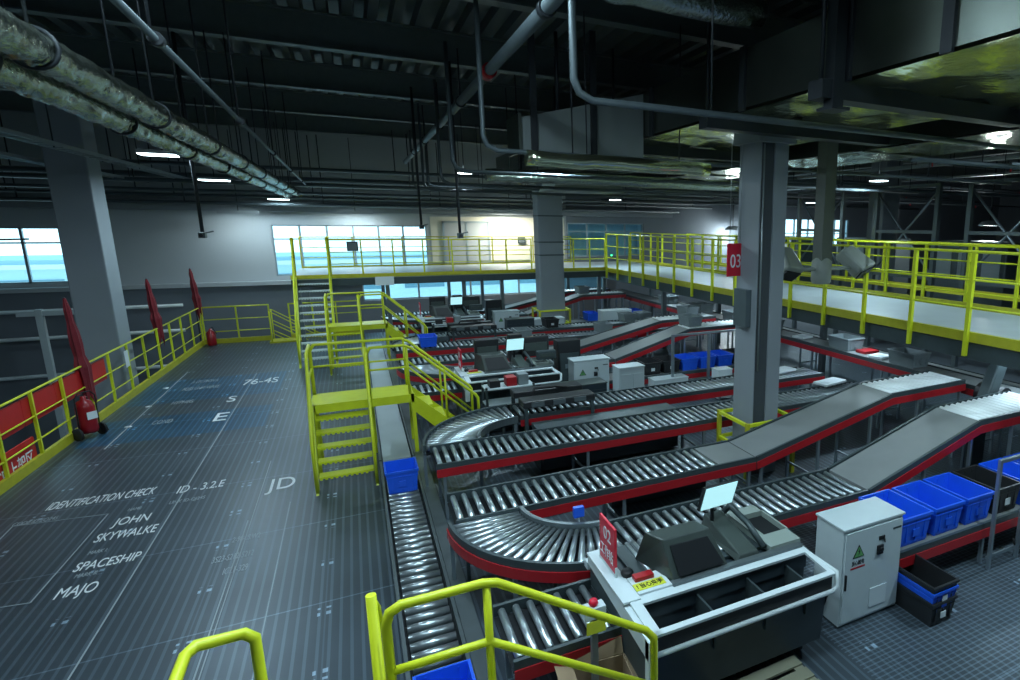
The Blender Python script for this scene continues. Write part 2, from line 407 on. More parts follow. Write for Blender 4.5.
# a hung tag card on the fence
t = thing('paper_tag', 'small white card tied to the left fence beside the column', 'tag', (fx(17.9) + .04, 17.9, .75))
MB().box(-.004, .004, 0, .24, 0, .38).obj('card', M['paper'], t); MB().tube([(0, .12, .38), (0, .12, .46)], .006, 5).obj('string', M['pdark'], t)

# folded red flags on poles by the fence
for i, (y, z0, h, lb) in enumerate(((15.8, .75, 1.85, 'nearest furled red flag, hanging over the fence by the extinguisher cart'), (20.6, 1.15, 1.42, 'middle furled red flag, beyond the thick left column'), (24.9, 1.25, 1.3, 'farthest furled red flag, at the corner of the fence'))):
    t = thing('furled_flag', lb, 'flag', (fx(y) + .03, y, .0))
    MB().tube([(-.09, 0, 0), (-.09, 0, z0 + h + .02)], .015, 6).obj('pole', M['pdark'], t)
    b = MB(); n = 14
    prev = None; rows = []
    for k in range(9):
        f = k / 8; rr = .03 + .13 * f ** .6 * (1 if f < .9 else .8) * (1 + .25 * math.sin(k * 2.3)); zz = z0 + h * (1 - f) - (.12 if k == 8 else 0)
        rows.append([(-.09 + rr * .55 * math.cos(2 * PI * j / n) * (1 + .35 * (j % 2)) + .05 * f, rr * 1.0 * math.sin(2 * PI * j / n) * (1 + .3 * (j % 2)) + .12 * f, zz - (.16 * (j % 3) * f if k == 8 else 0)) for j in range(n)])
    vs = [p for r_ in rows for p in r_]
    b.add(vs, [(k * n + j, k * n + (j + 1) % n, (k + 1) * n + (j + 1) % n, (k + 1) * n + j) for k in range(8) for j in range(n)])
    b.obj('cloth', M['flag'], t)

# fire extinguisher cart and small extinguisher
t = thing('extinguisher_cart', 'large red wheeled fire extinguisher parked against the left fence', 'fire extinguisher', (-4.75, 14.95, 0), rz=.9); t.scale = (.85, .85, .85)
MB().lathe([(0, .12), (.15, .13), (.17, .2), (.17, .72), (.13, .84), (.05, .89), (.05, .96), (0, .97)]).obj('tank', M['extr'], t)
MB().tube([(-.2, -.03, .1), (-.2, -.05, .95), (-.12, -.05, 1.06), (.12, -.05, 1.06), (.2, -.05, .95), (.2, -.03, .1)], .014, 6).obj('handle_frame', M['rubber'], t)
wh = MB().tube([(-.025, 0, 0), (.025, 0, 0)], .14, 16).mesh('wheel', M['rubber'])
for s in (-1, 1): link('wheel', wh, t, (s * .24, -.02, .14))
MB().tube([(.03, 0, .93), (.15, .12, .9), (.2, .16, .6), (.17, .18, .3), (.3, .2, .06), (.42, .05, .04)], .016, 6).obj('hose', M['rubber'], t)
MB().box(-.1, .1, -.175, -.165, .45, .62).obj('label_plate', M['paper'], t)
t = thing('fire_extinguisher', 'small red fire extinguisher standing in the far left fence corner', 'fire extinguisher', (-4.42, 24.7, 0)); t.scale = (.8, .8, .8)
MB().lathe([(0, 0), (.15, .01), (.16, .1), (.16, .55), (.06, .66), (.04, .72), (0, .72)]).obj('tank', M['extr'], t)
MB().tube([(0, 0, .72), (.08, -.04, .78), (.2, -.06, .5)], .014, 6).obj('hose', M['rubber'], t)

# ------------------------------------------------------------------ stairs
def step_mesh(w, d, name='tread', m=None):
    b = MB().box(-w / 2, w / 2, 0, d, -.03, 0); k = int(w / .07)
    for i in range(k): b.box(-w / 2 + .01 + i * .07, -w / 2 + .045 + i * .07, -.018, 0, -.045, -.004)   # saw-tooth nosing
    return b.mesh(name, m or M['yellow'])
def crossover(loc, label, flip=False, right=True):
    """flight down towards -y on the left, landing over the belt, short flight down to +x"""
    t = thing('crossover_stair', label, 'stairs', loc); Y = M['yellow']; H = 1.2
    s = -1 if flip else 1
    def P(x, y, z): return (x, y * s, z)
    W = .86; x0 = -.85; x1 = x0 + W
    # landing
    ya, yb = sorted((0, .75 * s)); lb_ = MB().box(x0, .68, ya, yb, H - .05, H).box(x0, .68, ya, ya + .03, H - .14, H - .05).box(x0, .68, yb - .03, yb, H - .14, H - .05)
    lb_.box(x0, x0 + .03, ya, yb, H - .14, H - .05).obj('landing', Y, t)
    tm = step_mesh(W - .1, .2)
    n = 5
    for i in range(n):
        f = (i + 1) / (n + 1)
        o = link('tread', tm, t, P((x0 + x1) / 2, -.75 * (1 - f) - (.0 if not flip else -.2), H * f))
        if flip: o.rotation_euler = (0, 0, PI)
    for x in (x0 + .02, x1 - .02):
        MB().hexa([P(x - .02, -.85, 0), P(x + .02, -.85, 0), P(x + .02, -.62, 0), P(x - .02, -.62, 0)], [P(x - .02, -.04, H), P(x + .02, -.04, H), P(x + .02, .12, H), P(x - .02, .12, H)]).obj('stringer', Y, t)
        MB().tube([P(x, -.82, .03), P(x, -.82, .75), P(x, -.74, .95), P(x, -.06, 1.92), P(x, .06, 2.04)] + ([P(x, .7, 2.06), P(x, .73, 2.0), P(x, .73, H)] if x < x0 + .1 else [P(x, .08, 1.9), P(x, .08, H)]), .024, 8).obj('handrail', Y, t)
        MB().tube([P(x, -.72, .55), P(x, 0, 1.65)] + ([P(x, .73, 1.65)] if x < x0 + .1 else [P(x, .08, 1.65)]), .018, 8).obj('mid_rail', Y, t)
    # hoop return at the back left corner, then landing posts
    if flip:
        MB().tube([P(x0 + .02, .0, 2.13), P(x0 + .02, .68, 2.15)], .02, 8).obj('hoop', Y, t)
    for x, y in ((x0 + .03, .03), (x1 + .02, .72), (.66, .03), (.66, .72), (x0 + .03, .72)):
        MB().box(x - .03, x + .03, min(y * s - .03, y * s + .03), max(y * s - .03, y * s + .03), 0, H).obj('leg', Y, t)
    # right-hand rails: along the landing then down the side flight, both sides
    L = 1.0
    for y, xa in ((.73, x0 + .03), (.04, x1 + .0)):
        if flip and y == .04: continue
        MB().tube([P(xa, y, H), P(xa, y, 1.96), P(xa + .06, y, 2.06), P(.58, y, 2.06), P(.7, y, 2.0), P(.7 + L, y, 1.05), P(.74 + L, y, .98), P(.74 + L, y, .1)], .024, 8).obj('handrail', Y, t)
        MB().tube([P(xa, y, 1.68), P(.62, y, 1.68), P(.72 + L, y, .58)], .018, 8).obj('mid_rail', Y, t)
        MB().tube([P(.62, y, H), P(.62, y, 2.05)], .02, 8).obj('baluster', Y, t)
        MB().tube([P(.7 + L * .5, y, .6), P(.7 + L * .5, y, 1.58)], .018, 8).obj('baluster', Y, t)
        MB().hexa([P(.66, y - .02, H - .3), P(.66, y + .02, H - .3), P(.7 + L, y + .02, 0), P(.7 + L - .2, y - .02, 0)][:4], [P(.66, y - .02, H), P(.66, y + .02, H), P(.78 + L, y + .02, .12), P(.78 + L, y - .02, .12)]).obj('stringer', Y, t)
    for i in range(4):
        f = (i + 1) / 5; x = .68 + L * f
        MB().box(x - .12, x + .1, min(.06 * s, .7 * s), max(.06 * s, .7 * s), H * (1 - f) - .03, H * (1 - f)).obj('tread', Y, t)
    return t
crossover((0.03, 10.9, 0), 'yellow crossover steps over the roller lane, behind the blue crate')
crossover((0.02, 19.2, 0), 'yellow crossover steps over the roller lane beside the tall far stairs')

# near crossover: only its rails reach into the frame
def near_rails():
    t = thing('crossover_stair', 'nearest yellow crossover rails, at the bottom edge of the photo', 'stairs', (0, 2.45, 0)); Y = M['yellow']; H = 1.12
    MB().box(-.88, .6, 0, .74, H - .05, H).box(-.88, .6, 0, .03, H - .14, H - .05).box(-.88, .6, .71, .74, H - .14, H - .05).obj('landing', Y, t)
    for x, y in ((-.84, .04), (-.84, .7), (.56, .04), (.56, .7)): MB().box(x - .03, x + .03, y - .03, y + .03, 0, H - .14).obj('leg', Y, t)
    r = .026
    MB().tube([(-.86, 0, H), (-.86, 0, 2.04), (-.86, .05, 2.1), (-.86, .8, 2.1), (-.83, .86, 2.1), (-.64, .86, 2.1), (-.6, .86, 2.06), (-.6, .86, 1.0), (-.6, .74, .95)], r, 10).obj('hoop_rail', Y, t)
    MB().tube([(-.08, .92, 2.1), (-.08, .92, 1.0), (-.08, .75, .98)], r * 1.05, 10).tube([(-.08, .92, 2.1), (-.05, .98, 1.98), (.02, 1.0, 1.0), (-.02, .75, .96)], .012, 8).obj('gate_post', Y, t)
    MB().tube([(-.02, .75, .98), (-.02, .75, 2.0), (0, .75, 2.07), (.06, .75, 2.1), (.48, .75, 2.1), (.56, .75, 2.08), (1.5, .75, 1.44), (1.56, .75, 1.36), (1.57, .75, .1)], r, 10).obj('handrail', Y, t)
    MB().tube([(-.02, .75, 1.72), (.5, .75, 1.72), (1.57, .75, .98)], r * .9, 10).obj('mid_rail', Y, t)
    MB().tube([(.5, .75, H - .05), (.5, .75, 2.09)], r * .9, 10).obj('baluster', Y, t)
    MB().hexa([(.6, .7, H - .3), (1.55, .7, 0), (1.55, .74, 0), (.6, .74, H - .3)], [(.6, .7, H), (1.7, .7, .08), (1.7, .74, .08), (.6, .74, H)]).obj('stringer', Y, t)
    MB().hexa([(.6, .0, H - .3), (1.55, .0, 0), (1.55, .04, 0), (.6, .04, H - .3)], [(.6, .0, H), (1.7, .0, .08), (1.7, .04, .08), (.6, .04, H)]).obj('stringer', Y, t)
    for i in range(4): x = .62 + .2 * (i + 1); z = H * (1 - (i + 1) / 5); MB().box(x - .1, x + .1, .05, .69, z - .03, z).obj('tread', Y, t)
near_rails()

# tall stairs to far platform
PZ = 2.43
t = thing('tall_stairs', 'tall yellow stairs of eleven grey treads up to the far platform', 'stairs', (-1.15, 21.75, 0)); Y = M['yellow']
n = 11; W = .92; run = 2.0
tm = step_mesh(W - .08, .24, m=M['white'])
for i in range(n):
    f = (i + 1) / (n + 1); link('tread', tm, t, (0, -run * (1 - f), PZ * f))
for x in (-W / 2, W / 2):
    MB().hexa([(x - .025, -run - .1, 0), (x + .025, -run - .1, 0), (x + .025, -run + .12, 0), (x - .025, -run + .12, 0)], [(x - .025, -.2, PZ), (x + .025, -.2, PZ), (x + .025, 0, PZ), (x - .025, 0, PZ)]).obj('stringer', Y, t)
    MB().tube([(x, -run, .02), (x, -run - .02, .9), (x, -run + .08, 1.1), (x, -.1, PZ + 1.05), (x, 0, PZ + 1.15), (x, 0, PZ)], .025, 8).obj('handrail', Y, t)
    MB().tube([(x, -run, .55), (x, 0, PZ + .58)], .018, 8).obj('mid_rail', Y, t)
    for f in (.3, .65): MB().tube([(x, -run * (1 - f), PZ * f), (x, -run * (1 - f), PZ * f + 1.1)], .018, 8).obj('baluster', Y, t)

# short stair going down at far left end
t = thing('descending_stair', 'slanting yellow stair rails going down at the far left fence', 'stairs', (-2.7, 24.3, 0))
for y in (0, .6):
    for dz in (1.1, .72, .36): MB().tube([(-.1 if dz < 1 else 0, y, dz), (1.5, y, dz - 1.05 + .02)] if dz > 1 else [(0, y, dz), (max(.3, 1.45 * dz), y, .03)], .016, 6).obj('slanted_rail', M['yellow'], t)
    MB().tube([(0, y, 0), (0, y, 1.1)], .022, 6).obj('post', M['yellow'], t); MB().tube([(.8, y, 0), (.8, y, .55)], .02, 6).obj('post', M['yellow'], t)
MB().box(-.08, .9, -.04, .64, .0, .05).obj('threshold', M['yellow2'], t)

# ------------------------------------------------------------------ far platform and right walkway
t = thing('far_platform', 'raised grey platform with yellow edge along the far windows', 'platform', (0, 21.75, 0))
MB().box(-1.75, 8.6, 0, 4.2, PZ - .1, PZ).obj('deck', M['deckw'], t)
MB().box(-1.75, 8.6, -.04, 0, PZ - .07, PZ + .05).obj('edge_kerb', M['yellow2'], t)
MB().box(-1.75, 8.6, 0, .1, PZ - .32, PZ - .1).obj('edge_beam', M['frame'], t)
for x in (-1.6, .9, 3.3, 4.6, 8.3):
    for y in (.15, 4.0): MB().box(x - .06, x + .06, y - .06, y + .06, 0, PZ - .1).obj('leg', M['rframe'], t)
MB().box(.55, 1.1, -.06, -.045, PZ - .34, PZ - .06).obj('notice_plate', M['paper'], t)
railing('yellow railing on the front edge of the far platform, left of the far column', (-.68, 21.78, 0), (5.7, 21.78, 0), z=PZ, h=1.12, spacing=.9, kerb=0, group=None)
railing('yellow railing on the front edge of the far platform, right of the far column', (6.62, 21.78, 0), (8.55, 21.78, 0), z=PZ, h=1.12, spacing=.65, kerb=0)
railing('yellow railing along the back of the far platform before the windows', (-1.7, 25.9, 0), (8.55, 25.9, 0), z=PZ, h=1.12, spacing=1.6, kerb=.06, mt='yellow2')
for x, lb in ((-.0, 'small dark grey box hung on the platform railing, left one'), (4.9, 'small dark box on the bright cream wall')):
    t = thing('switch_box', lb, 'box', (x if x < 1 else 6.6, 21.72 if x < 1 else YW - .1, 3.2 if x < 1 else 3.25))
    MB().box(-.16, .16, -.04, .04, 0, .3).obj('case', M['frame'], t, bevel=.01); MB().box(-.12, .12, -.05, -.04, .04, .26).obj('cover', M['rframe'], t)
# yellow posts + pale door frame on cream wall
t = thing('door_frame', 'pale framed glass door in the bright far wall', 'door', (4.3, YW - .08, 2.43))
MB().box(-.95, -.87, -.03, .03, 0, 1.75).box(.87, .95, -.03, .03, 0, 1.75).box(-.95, .95, -.03, .03, 1.67, 1.75).box(-.04, .04, -.03, .03, 0, 1.7).obj('frame', M['winf'], t)
MB().box(-.87, -.04, -.01, .01, 0, 1.67).obj('leaf', M['wall'], t); MB().box(.04, .87, -.01, .01, 0, 1.67).obj('leaf', M['wall'], t)
MB().tube([(-.1, -.05, .8), (-.1, -.05, 1.1)], .012, 6).obj('handle', M['alu'], t)

WX0, WX1 = 8.6, 11.3
t = thing('raised_walkway', 'long raised grey walkway with yellow kerbs on the right', 'walkway', (0, 0, 0))
MB().box(WX0, WX1, -1.5, 25.9, PZ - .12, PZ).obj('deck', M['deckw'], t)
MB().box(WX0 - .03, WX0 + .04, -1.5, 21.7, PZ - .13, PZ + .03).obj('near_kerb', M['yellow2'], t)
MB().box(WX1 - .04, WX1 + .03, -1.5, 25.9, PZ - .1, PZ + .12).obj('far_kerb', M['yellow2'], t)
MB().box(WX0 + .04, WX0 + .2, -1.5, 25.9, PZ - .42, PZ - .12).obj('edge_beam', M['frame'], t)
for y in (1.5, 12.2, 17.6, 23): 
    for x in (WX0 + .35, WX1 - .2): MB().box(x - .07, x + .07, y - .07, y + .07, 0, PZ - .12).obj('leg', M['rframe'], t)
railing('yellow railing on the near side of the raised walkway', (WX0 - .06, .5, 0), (WX0 - .06, 21.7, 0), z=PZ, h=1.3, spacing=1.1, kerb=0, pw=.032, down=.36)
railing('yellow railing on the far side of the raised walkway', (WX1 + .06, .5, 0), (WX1 + .06, 25.8, 0), z=PZ, h=1.3, spacing=1.1, kerb=0, pw=.03, rails=(1, .75, .5, .25))
railing('yellow railing of the platform beyond the right walkway', (14.2, .8, 0), (14.2, 25.5, 0), z=PZ - .1, h=1.35, spacing=1.5, kerb=.16, pw=.03)

# ------------------------------------------------------------------ conveyors
_mc = {}
def cached(key, fn):
    if key not in _mc: _mc[key] = fn()
    return _mc[key]
def roller_mesh(w, r, m): return cached(('r', round(w, 3), r, m), lambda: MB().tube([(0, .03, 0), (0, w - .03, 0)], r, 8).mesh('roller', M[m]))
def leg_mesh(w, h): return cached(('l', round(w, 2), round(h, 2)), lambda: MB().box(-.02, .02, 0, .04, 0, h).mesh('leg', M['alu']))
def conv(name, label, loc, rz, segs, w, guard=(True, False), fr='frame', group=None, legs=1.5, rail_h=.1, pitch=.122):
    """segs: (x0,z0,x1,z1,kind) kind = roller / rollerd / wroller / belt"""
    t = thing(name, label, 'conveyor', loc, rz, group)
    for side, y in ((0, 0), (1, w)):
        b = MB(); g = MB()
        for x0, z0, x1, z1, k in segs:
            a, c = (y - .035, y) if side == 0 else (y, y + .035)
            b.hexa([(x0, a, z0 - .07), (x1, a, z1 - .07), (x1, c, z1 - .07), (x0, c, z0 - .07)], [(x0, a, z0 + .03), (x1, a, z1 + .03), (x1, c, z1 + .03), (x0, c, z0 + .03)])
            a2, c2 = (a - .012, a - .002) if side == 0 else (c + .002, c + .012)
            g.hexa([(x0, a2, z0 - .06 - rail_h), (x1, a2, z1 - .06 - rail_h), (x1, c2, z1 - .06 - rail_h), (x0, c2, z0 - .06 - rail_h)], [(x0, a2, z0 - .045), (x1, a2, z1 - .045), (x1, c2, z1 - .045), (x0, c2, z0 - .045)])
        b.obj('side_frame', M[fr], t)
        if guard[side]: g.obj('red_guard', M['red'], t)
    for x0, z0, x1, z1, k in segs:
        L = x1 - x0
        if k == 'belt':
            MB().hexa([(x0, .02, z0 - .05), (x1, .02, z1 - .05), (x1, w - .02, z1 - .05), (x0, w - .02, z0 - .05)], [(x0, .02, z0 + .015), (x1, .02, z1 + .015), (x1, w - .02, z1 + .015), (x0, w - .02, z0 + .015)]).obj('belt', M['belt'], t)
        else:
            n = int(L / pitch); rm = roller_mesh(w, .034 if pitch < .14 and k != 'wroller' else .044, k)
            for i in range(n): f = (i + .5) / n; link('roller', rm, t, (x0 + L * f, 0, z0 + (z1 - z0) * f - .01))
            MB().hexa([(x0, .0, z0 - .1), (x1, .0, z1 - .1), (x1, w, z1 - .1), (x0, w, z0 - .1)], [(x0, .0, z0 - .08), (x1, .0, z1 - .08), (x1, w, z1 - .08), (x0, w, z0 - .08)]).obj('bed_shade_strip', M['black'], t)  # black sheet paints the shade in the gaps between rollers
    X0, X1 = segs[0][0], segs[-1][2]; n = max(1, round((X1 - X0) / legs))
    def zat(x):
        for x0, z0, x1, z1, k in segs:
            if x <= x1 + 1e-6: return z0 + (z1 - z0) * (x - x0) / (x1 - x0)
        return segs[-1][3]
    if legs < 90:
        for i in range(n + 1):
            x = X0 + .1 + (X1 - X0 - .2) * i / n; h = zat(x) - .1
            for y in (-.02, w - .02): link('leg', leg_mesh(.04, h), t, (x, y, 0))
            MB().box(x - .015, x + .015, 0, w, .25, .28).obj('cross_bar', M['alu'], t)
    return t

def curve_conv(label, loc, rz, R0, R1, z, a0, a1, group=None, guard=True):
    t = thing('curved_roller_conveyor', label, 'conveyor', loc, rz, group)
    def arc(r, th, za, zb):
        b = MB(); n = 16
        for i in range(n):
            p, q = a0 + (a1 - a0) * i / n, a0 + (a1 - a0) * (i + 1) / n
            def c(rr, a, zz): return (rr * math.cos(a), rr * math.sin(a), zz)
            b.hexa([c(r, p, za), c(r + th, p, za), c(r + th, q, za), c(r, q, za)], [c(r, p, zb), c(r + th, p, zb), c(r + th, q, zb), c(r, q, zb)])
        return b
    arc(R0 - .05, .05, z - .08, z + .04).obj('inner_frame', M['rframe'], t); arc(R0, R1 - R0, z - .12, z - .1).obj('bed_shade', M['black'], t); arc(R1, .04, z - .07, z + .04).obj('outer_frame', M['frame'], t)  # black arc darkens the gaps under the curved rollers
    if guard: arc(R1 + .042, .012, z - .16, z - .045).obj('red_guard', M['red'], t)
    def cone():
        return MB().tube([(R0 + .01, 0, 0), (R1 - .01, 0, 0)], [.024, .042], 8).mesh('roller', M['roller'])
    rm = cached(('cone', R0, R1), cone); n = int(abs(a1 - a0) * R1 / .118)
    for i in range(n):
        o = link('roller', rm, t, (0, 0, z - .03)); o.rotation_euler = (0, 0, a0 + (a1 - a0) * (i + .5) / n)
    for a in (a0 + .05, (a0 + a1) / 2, a1 - .05):
        for r in (R0 - .02, R1 + .02): link('leg', leg_mesh(.04, z - .1), t, (r * math.cos(a), r * math.sin(a), 0))
    return t

# D1 lane beside the deck
conv('roller_lane', 'long low roller lane running along the deck edge under the crossover steps', (.585, 2.0, 0), PI / 2,
     [(0, .16, 8.6, .16, 'roller')], .47, guard=(False, False), fr='rframe', legs=99, pitch=.15)
tl = conv('belt_lane', 'pale belt lane continuing the roller lane beyond the crossover steps', (.585, 10.65, 0), PI / 2,
     [(0, .16, 11.0, .16, 'belt')], .47, guard=(False, False), fr='rframe', legs=99)
for c_ in tl.children:
    if c_.name.startswith('belt'): c_.data.materials[0] = M['deckw']
t = thing('cable_duct', 'dark grey cable duct on the floor right of the roller lane', 'cable duct', (.64, 2.0, 0))
MB().box(0, .14, 0, 22, 0, .14).obj('tray', M['frame'], t); MB().box(-.01, .15, 0, 22, .14, .155).obj('lid', M['rframe'], t)

NM = ['nearest', 'middle', 'farthest']
PER = 8.4
def station(k):
    o = PER * k; nm = NM[k]; dn = {0: 'in the nearest sorting row', 1: 'in the middle sorting row', 2: 'in the farthest sorting row'}[k]
    full = k < 2
    # line L under the machine
    conv('roller_conveyor', 'short roller conveyor left of the sorting machine ' + dn, (.82, 4.2 + o, 0), 0, [(0, .72, 1.0, .72, 'roller')], .74, guard=(True, False), legs=.9)
    conv('roller_conveyor', 'low red-railed conveyor carrying crates ' + dn, (4.95, 4.15 + o, 0), 0, [(0, .52, 4.7, .52, 'belt')], .7, guard=(True, False), legs=1.4)
    # branch B
    curve_conv('curved roller conveyor bending left end of loop ' + dn, (2.25, 6.6 + o, 0), 0, .8, 1.55, .8, PI, 1.5 * PI)
    conv('roller_conveyor', 'front branch roller conveyor of the loop behind the machine ' + dn, (2.27, 5.06 + o, 0), 0, [(0, .8, 2.2, .8, 'roller'), (2.2, .8, 3.2, .8, 'rollerd')], .73, guard=(True, False), legs=1.6)
    conv('belt_conveyor', 'front inclined belt rising right to white rollers ' + dn, (5.5, 5.06 + o, 0), 0, [(0, .8, 2.1, 1.4, 'belt'), (2.1, 1.4, 3.9, 1.42, 'wroller')], .73, legs=1.1)
    # branch A
    conv('roller_conveyor', 'rear branch roller conveyor of the loop ' + dn, (.75, 6.62 + o, 0), 0, [(0, .8, 3.5, .8, 'roller'), (3.5, .8, 4.1, .8, 'belt')], .72, legs=1.7)
    conv('belt_conveyor', 'rear inclined belt rising right to white rollers ' + dn, (4.87, 6.62 + o, 0), 0, [(0, .8, 2.7, 1.4, 'belt'), (2.7, 1.4, 4.5, 1.42, 'wroller')], .72, legs=1.1)
    if k < 2:
        conv('roller_conveyor', 'front long roller conveyor between the loops behind the row, ' + dn, (.75, 8.4 + o, 0), 0, [(0, .8, 4.3, .8, 'roller'), (4.3, .8, 8.6, .8, 'rollerd')], .76, legs=2.1)
        curve_conv('curved roller conveyor bending back at left end behind the row, ' + dn, (2.25, 9.2 + o, 0), 0, .8, 1.55, .8, PI / 2, PI, guard=False)
        conv('roller_conveyor', 'rear long roller conveyor between the loops behind the row, ' + dn, (2.3, 10.03 + o, 0), 0, [(0, .8, 3.4, .8, 'rollerd'), (3.4, .8, 6.9, .8, 'roller')], .72, legs=2.3)
    # machine
    machine(k, o, nm)
    cabinet(k, o, nm)

def machine(k, o, nm):
    t = thing('sorting_machine', '%s dark sorting machine with white slotted front and grey hood' % nm, 'machine', (1.76, 3.64 + o, 0))
    D = M['dark']; W = 1.86
    # body: lower carcass, back box; open trough behind the front slot
    MB().prism([(.14, .22), (.1, .72), (.04, .76), (.04, .8), (.1, .8), (.12, .6), (.42, .6), (.42, .84), (1.3, .84), (1.3, .1), (.3, .1)], 'x', .06, W).obj('lower_body', D, t, bevel=.008)
    MB().box(.06, W, .4, 1.3, .84, .985).obj('upper_body', D, t)
    MB().box(.07, W - .02, .121, .419, .601, .615).obj('slot_tray', M['black'], t)
    # white front frame, sloped: bottom strip, top strip, end caps
    def strip(x0, x1, v0, v1, nm_, m=M['white'], e=0.015):
        # v along slope from (y .0,z .92) to (.42,1.16)
        def q(v, off=0): return (v * .46 - off * .1, .97 + v * .04 + off)
        (ya, za), (yb, zb) = q(v0), q(v1); (yc, zc), (yd, zd) = q(v0, .01 + e), q(v1, .01 + e)
        return MB().hexa([(x0, ya, za), (x1, ya, za), (x1, yb, zb), (x0, yb, zb)], [(x0, yc, zc), (x1, yc, zc), (x1, yd, zd), (x0, yd, zd)]).obj(nm_, m, t)
    strip(.02, W, .0, .12, 'front_strip'); strip(0, W, .8, 1.12, 'top_strip'); strip(0, .09, .0, .8, 'end_strip'); strip(W - .05, W, .12, .8, 'end_strip')
    # partitions and bins glimpsed in the slot
    for x in (.62, 1.15, 1.6): MB().box(x, x + .02, .08, .4, .6, .93).obj('partition', M['frame'], t)
    for x in (.35, .85): MB().box(x - .1, x + .1, .12, .34, .62, .7).obj('parcel', M['tote'], t)
    # rim below front strip and rounded right end loop
    MB().tube([(0.02, .02, .8), (W, .02, .8), (W + .06, .03, .83), (W + .07, .06, .95), (W + .0, .36, 1.0)], .022, 8).obj('rim', M['white'], t)
    MB().box(.02, W, .035, .06, .78, .965).obj('front_panel', M['black'], t)
    # left end white console
    MB().hexa([(-.035, .02, .25), (.06, .02, .25), (.06, 1.28, .3), (-.035, 1.28, .3)], [(-.035, .02, .9), (.06, .02, .9), (.06, 1.28, .93), (-.035, 1.28, .93)]).obj('end_panel', M['frame'], t)
    MB().hexa([(-.05, -.04, .82), (.0, -.04, .82), (.0, 1.3, .93), (-.05, 1.3, .93)], [(-.05, -.04, .99), (.0, -.04, .99), (.0, 1.3, 1.03), (-.05, 1.3, 1.03)]).obj('end_trim', M['white'], t)
    MB().box(-.05, .03, -.05, .03, .62, .99).obj('corner_post', M['white'], t, bevel=.01)
    UP = (0, 0, -.105)
    MB().box(-.06, .1, .42, 1.3, 1.13, 1.15).obj('end_top', M['white'], t, UP)
    MB().box(.1, .42, .46, .72, 1.12, 1.16).obj('console_plate', M['white'], t, UP, bevel=.004)
    yl = MB().box(.1, .38, .5, .6, 1.16, 1.165).obj('warning_label', M['ylab'], t, UP)
    if k == 0:
        text('lettering', '! 当心夹手', .07, M['black'], t, Matrix.Translation((.12, .525, 1.0625)), .24)
    MB().box(.14, .32, .62, .7, 1.16, 1.2).obj('control_box', M['red'], t, UP, bevel=.005)
    MB().lathe([(.05, 0), (.06, .03), (.045, .05), (0, .05)], (.13, .78, 1.15), 12).obj('rotary_knob', M['black'], t, UP)
    MB().box(.42, W - .02, .44, .5, 1.14, 1.17).obj('label_strip', M['rframe'], t, UP)
    # deck behind with rollers
    rm = roller_mesh(.62, .024, 'roller')
    MB().box(.2, W, .66, 1.3, 1.1, 1.125).obj('top_plate', M['frame'], t, UP)
    for i in range(14): link('roller', rm, t, (.35 + i * .07, .72, 1.02))
    # grey hood
    MB().hexa([(.45, .48, 1.14), (1.02, .48, 1.14), (1.02, 1.0, 1.14), (.3, 1.0, 1.14)], [(.4, .62, 1.5), (.88, .62, 1.5), (.8, .78, 1.52), (.3, .78, 1.52)]).obj('hood', M['olive'], t, UP, bevel=.012)
    MB().hexa([(.5, .475, 1.2), (.96, .475, 1.2), (.96, .5, 1.2), (.5, .5, 1.2)], [(.46, .585, 1.44), (.84, .585, 1.44), (.84, .61, 1.44), (.46, .61, 1.44)]).obj('hood_window', M['black'], t, UP)
    # sloped cover plates with cutout at the right
    a = MB(); a.box(1.5, W, .5, .72, 1.13, 1.2).box(1.5, 1.58, .72, 1.15, 1.13, 1.2).box(1.88, W, .72, 1.15, 1.13, 1.2).box(1.5, W, 1.15, 1.3, 1.13, 1.2); a.obj('cover_plate', mat('pale_olive_plate', (.26, .31, .28), .5) if k == 0 else bpy.data.materials['pale_olive_plate'], t, UP)
    MB().box(1.58, 1.88, .72, 1.15, 1.126, 1.14).obj('cutout_well', M['black'], t, UP)
    MB().hexa([(1.12, .5, 1.14), (1.4, .5, 1.14), (1.4, 1.2, 1.14), (1.12, 1.2, 1.14)], [(1.16, .52, 1.2), (1.36, .52, 1.2), (1.36, 1.18, 1.32), (1.16, 1.18, 1.32)]).obj('guide_chute', M['olive'], t, UP, bevel=.01)
    MB().tube([(1.46, .55, 1.18), (1.44, .8, 1.32), (1.42, 1.1, 1.38), (1.44, 1.28, 1.2)], .03, 8).obj('cable_hose', M['frame'], t, UP)
    MB().box(1.55, 1.72, .44, .455, 1.1, 1.14).obj('name_plate', M['cab'], t, UP)
    for x in (.2, 1.0, 1.8):
        for y in (.35, 1.2): MB().tube([(x, y, 0), (x, y, .12)], .03, 8).obj('foot', M['frame'], t)
    # sign board
    s = thing('station_sign', 'red upright station number board with white writing on the %s machine' % nm, 'sign', (1.79, 4.62 + o, 1.02))
    MB().box(-.01, .012, -.2, .2, .0, .12).obj('bracket', M['white'], s)
    MB().box(-.012, .012, -.19, .17, .06, .48).obj('board', M['sign'], s, bevel=.003)
    rot = Matrix.Rotation(-PI / 2, 4, 'Z') @ Matrix.Rotation(PI / 2, 4, 'X')
    text('numerals', '02' if k == 0 else '0%d' % (2 + k), .17, M['paper'], s, Matrix.Translation((-.014, .07, .3)) @ rot, .17)
    text('characters', '工作站', .13, M['paper'], s, Matrix.Translation((-.014, .15, .13)) @ rot, .3)
    # monitor on a stand arm
    m = thing('monitor', 'lit pale blue monitor tilted above the %s machine' % nm, 'monitor', (2.95, 4.56 + o, 1.06), rz=.06)
    MB().tube([(0, .14, 0), (0, .14, .3), (0, .06, .42)], .02, 8).obj('stand', M['black'], m)
